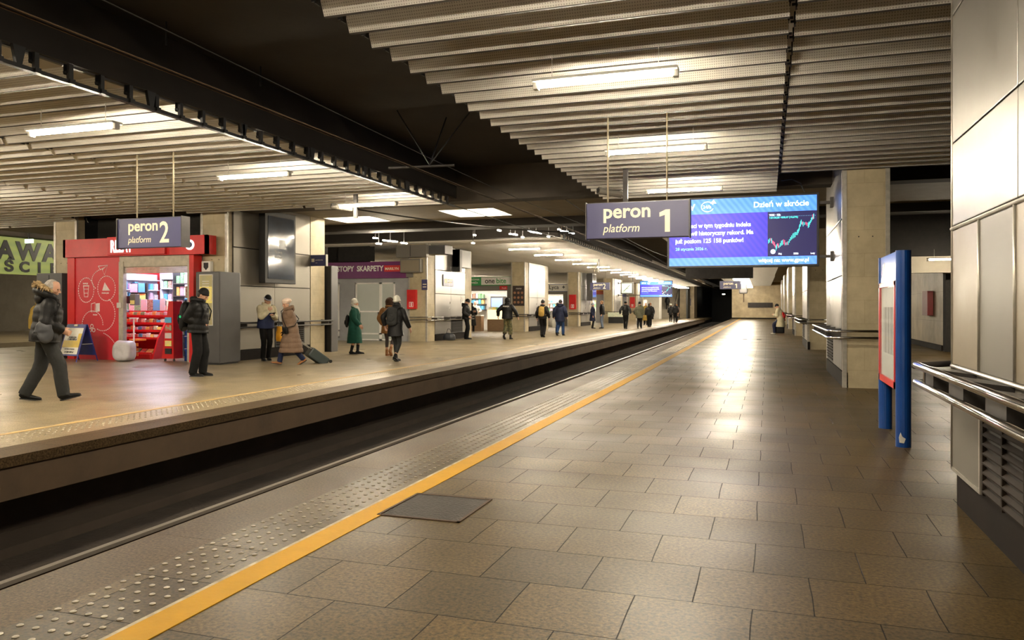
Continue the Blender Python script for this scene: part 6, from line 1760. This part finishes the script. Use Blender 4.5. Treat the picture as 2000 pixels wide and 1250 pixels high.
t = held('carrier_bag', 'pale carrier bag in the hand of the person in the navy parka', 'bag', p)
g = G(); limb(g, [(p[1]['wr'][0] + Vector((-.02, .03, -.52)), .10, .07), (p[1]['wr'][0] + Vector((-.02, .03, -.3)), .11, .08), (p[1]['wr'][0] + Vector((0, .03, -.10)), .03, .02)], n=4); g.build('bag_body', 'offwhite', t, remesh=.015, sm=1)
person('person mostly hidden behind the navy parka, dark hair and jeans', (-10.6, 39.4, 0), -20, H=1.66, vx=.02, coat=dict(m='c_black', hem=.8, th=.04), trousers='c_denim', hair=('c_hair_dark', 'short'), legs=((-.1, .1, 0, 0, 0), (.1, -.15, 0, 20, 0)))
# --- far people: each its own figure, coarse because tiny
W1 = ((-.08, .16, 0, -6, 0), (.08, -.18, 0, 24, 0)); W2 = ((-.08, -.18, 0, 24, 0), (.08, .16, 0, -6, 0)); ST = ((-.1, 0, 0, 0, 6), (.1, .03, 0, 0, 6))
far = [
 ('person in long dark coat and pale grey hat talking near the white A-board', -10.95, 49.6, -80, 1.66, 'c_navy2', .45, 'c_black2', ('c_ltgrey', 'tall'), None, ST, None),
 ('bare-headed person in black jacket talking to the one with the pale grey hat', -10.35, 49.9, 100, 1.84, 'c_black', .80, 'c_ltdenim', None, ('c_hair_ginger', 'short'), ST, None),
 ('person in grey-black jacket with arms swinging, walking away mid platform', -8.75, 49.5, 0, 1.80, 'c_char', .84, 'c_black2', ('c_black', 'beanie'), None, W1, 'c_black'),
 ('person in black coat with a white tote, right of the arm-swinging walker', -8.75, 55.0, 0, 1.68, 'c_black', .62, 'c_navy', None, ('c_hair_dark', 'long'), W2, None),
 ('person in long mustard-brown coat facing the far shops', -9.1, 60.5, 180, 1.74, 'c_must', .36, 'c_black2', None, ('c_hair_dark', 'short'), ST, None),
 ('person in dark coat and red-brown hat facing the viewer', -8.3, 57.5, 170, 1.72, 'c_black', .5, 'c_black2', ('c_tan', 'beanie'), None, W1, None),
 ('person in olive quilted coat and dark trousers walking away', -7.95, 50.2, 0, 1.76, 'c_olive', .70, 'c_black2', ('c_black', 'beanie'), None, W2, None),
 ('person in dark jacket with handbag walking away, right of the olive coat', -7.95, 54.4, 0, 1.68, 'c_black', .80, 'c_black2', None, ('c_hair_dark', 'long'), W1, None),
 ('person in dark coat and white hat near the far platform edge', -8.75, 74.0, 10, 1.70, 'c_black', .55, 'c_black2', ('c_white', 'beret'), None, W1, None),
 ('person in black jacket nearest the far platform edge, walking away', -7.95, 70.5, 0, 1.80, 'c_black', .80, 'c_black2', None, ('c_hair_dark', 'short'), W2, None),
 ('person in brown coat seen between the two far walkers', -8.6, 77.5, 0, 1.68, 'c_taupe', .5, 'c_black2', ('c_tan', 'beanie'), None, W1, None),
 ('small person in dark clothes sitting low beside the far shops', -10.6, 72.0, 120, 1.30, 'c_char', .5, 'c_black2', None, ('c_hair_dark', 'short'), ST, None),
 ('person in pink top by the small lit window near the stairs', -9.9, 66.0, 0, 1.60, 'c_pink', .8, 'c_black2', None, ('c_hair_dark', 'short'), ST, None),
]
fp = []
for (lb, x, y, rz, H, cm, hem, tr, hat_, hr, lg, bp) in far:
    p = person(lb, (x, y, 0), rz, H=H, vx=.026, lean=2, legs=lg, coat=dict(m=cm, hem=hem, th=.045, puff=(.1, .14) if cm == 'c_olive' else None), trousers=tr, hat=hat_, hair=hr,
               arms=((-.36, .1, .95), (.34, -.1, .95)) if 'swinging' in lb else ((-.27, .03, .88), (.27, .03, .88)))
    fp.append(p)
    if bp: backpack(p, 'black backpack on the arm-swinging walker', bp, h=.42, w=.28, d=.14)
t = held('tote_bag', 'white tote bag on the shoulder of the distant person in black', 'bag', fp[3]); g = G(); g.box(.16, .26, -.12, .2, .78, 1.16, .02); g.build('bag_body', 'offwhite', t)
t = held('handbag', 'black handbag at the side of the distant dark-jacketed walker', 'bag', fp[7]); g = G(); g.box(.24, .34, -.14, .14, .72, .98, .03); g.build('bag_body', 'c_black', t)
p = person('person in dark coat climbing the far staircase', (-11.9, 97.0, 1.12), 0, H=1.72, vx=.026, coat=dict(m='c_black', hem=.7, th=.05), hat=('c_black', 'beanie'))
# --- right-hand group
p = person('person in long cream coat and dark cap half sitting on the leaning rails, head down', (.62, 42.0, 0), 70, H=1.72, vx=.018, lean=12, legs=((-.10, .30, 0, 0, 0), (.12, .38, 0, 0, 0)), seated=(0.0, .80),
           arms=((-.10, .32, 1.02), (.14, .32, 1.02)), coat=dict(m='c_cream', hem=.52, th=.06), trousers='c_navy2', shoes='c_white', hat=('c_black', 'beanie'), head=(0, 28), knee=.085)
backpack(p, 'red bag on the person in the cream coat', 'c_red', h=.3, w=.26, d=.1, zc=1.1, strap=False)
p = person('person in red and white jacket behind the one in the cream coat', (.75, 45.2, 0), 75, H=1.62, vx=.02, lean=14, legs=((-.10, .26, 0, 0, 0), (.12, .34, 0, 0, 0)), seated=(0.0, .74),
           arms=((-.10, .32, .95), (.14, .32, .95)), coat=dict(m='c_red', hem=.80, th=.06), trousers='c_black2', hat=('c_ltgrey', 'beanie'), head=(0, 25))
t = thing('luggage_bag', 'dark bag on the floor beside the person in the red and white jacket', 'bag', (.6, 44.2, 0)); G().box(.3, .85, 43.95, 44.3, 0, .42, .06).build('bag_body', 'c_black', t)
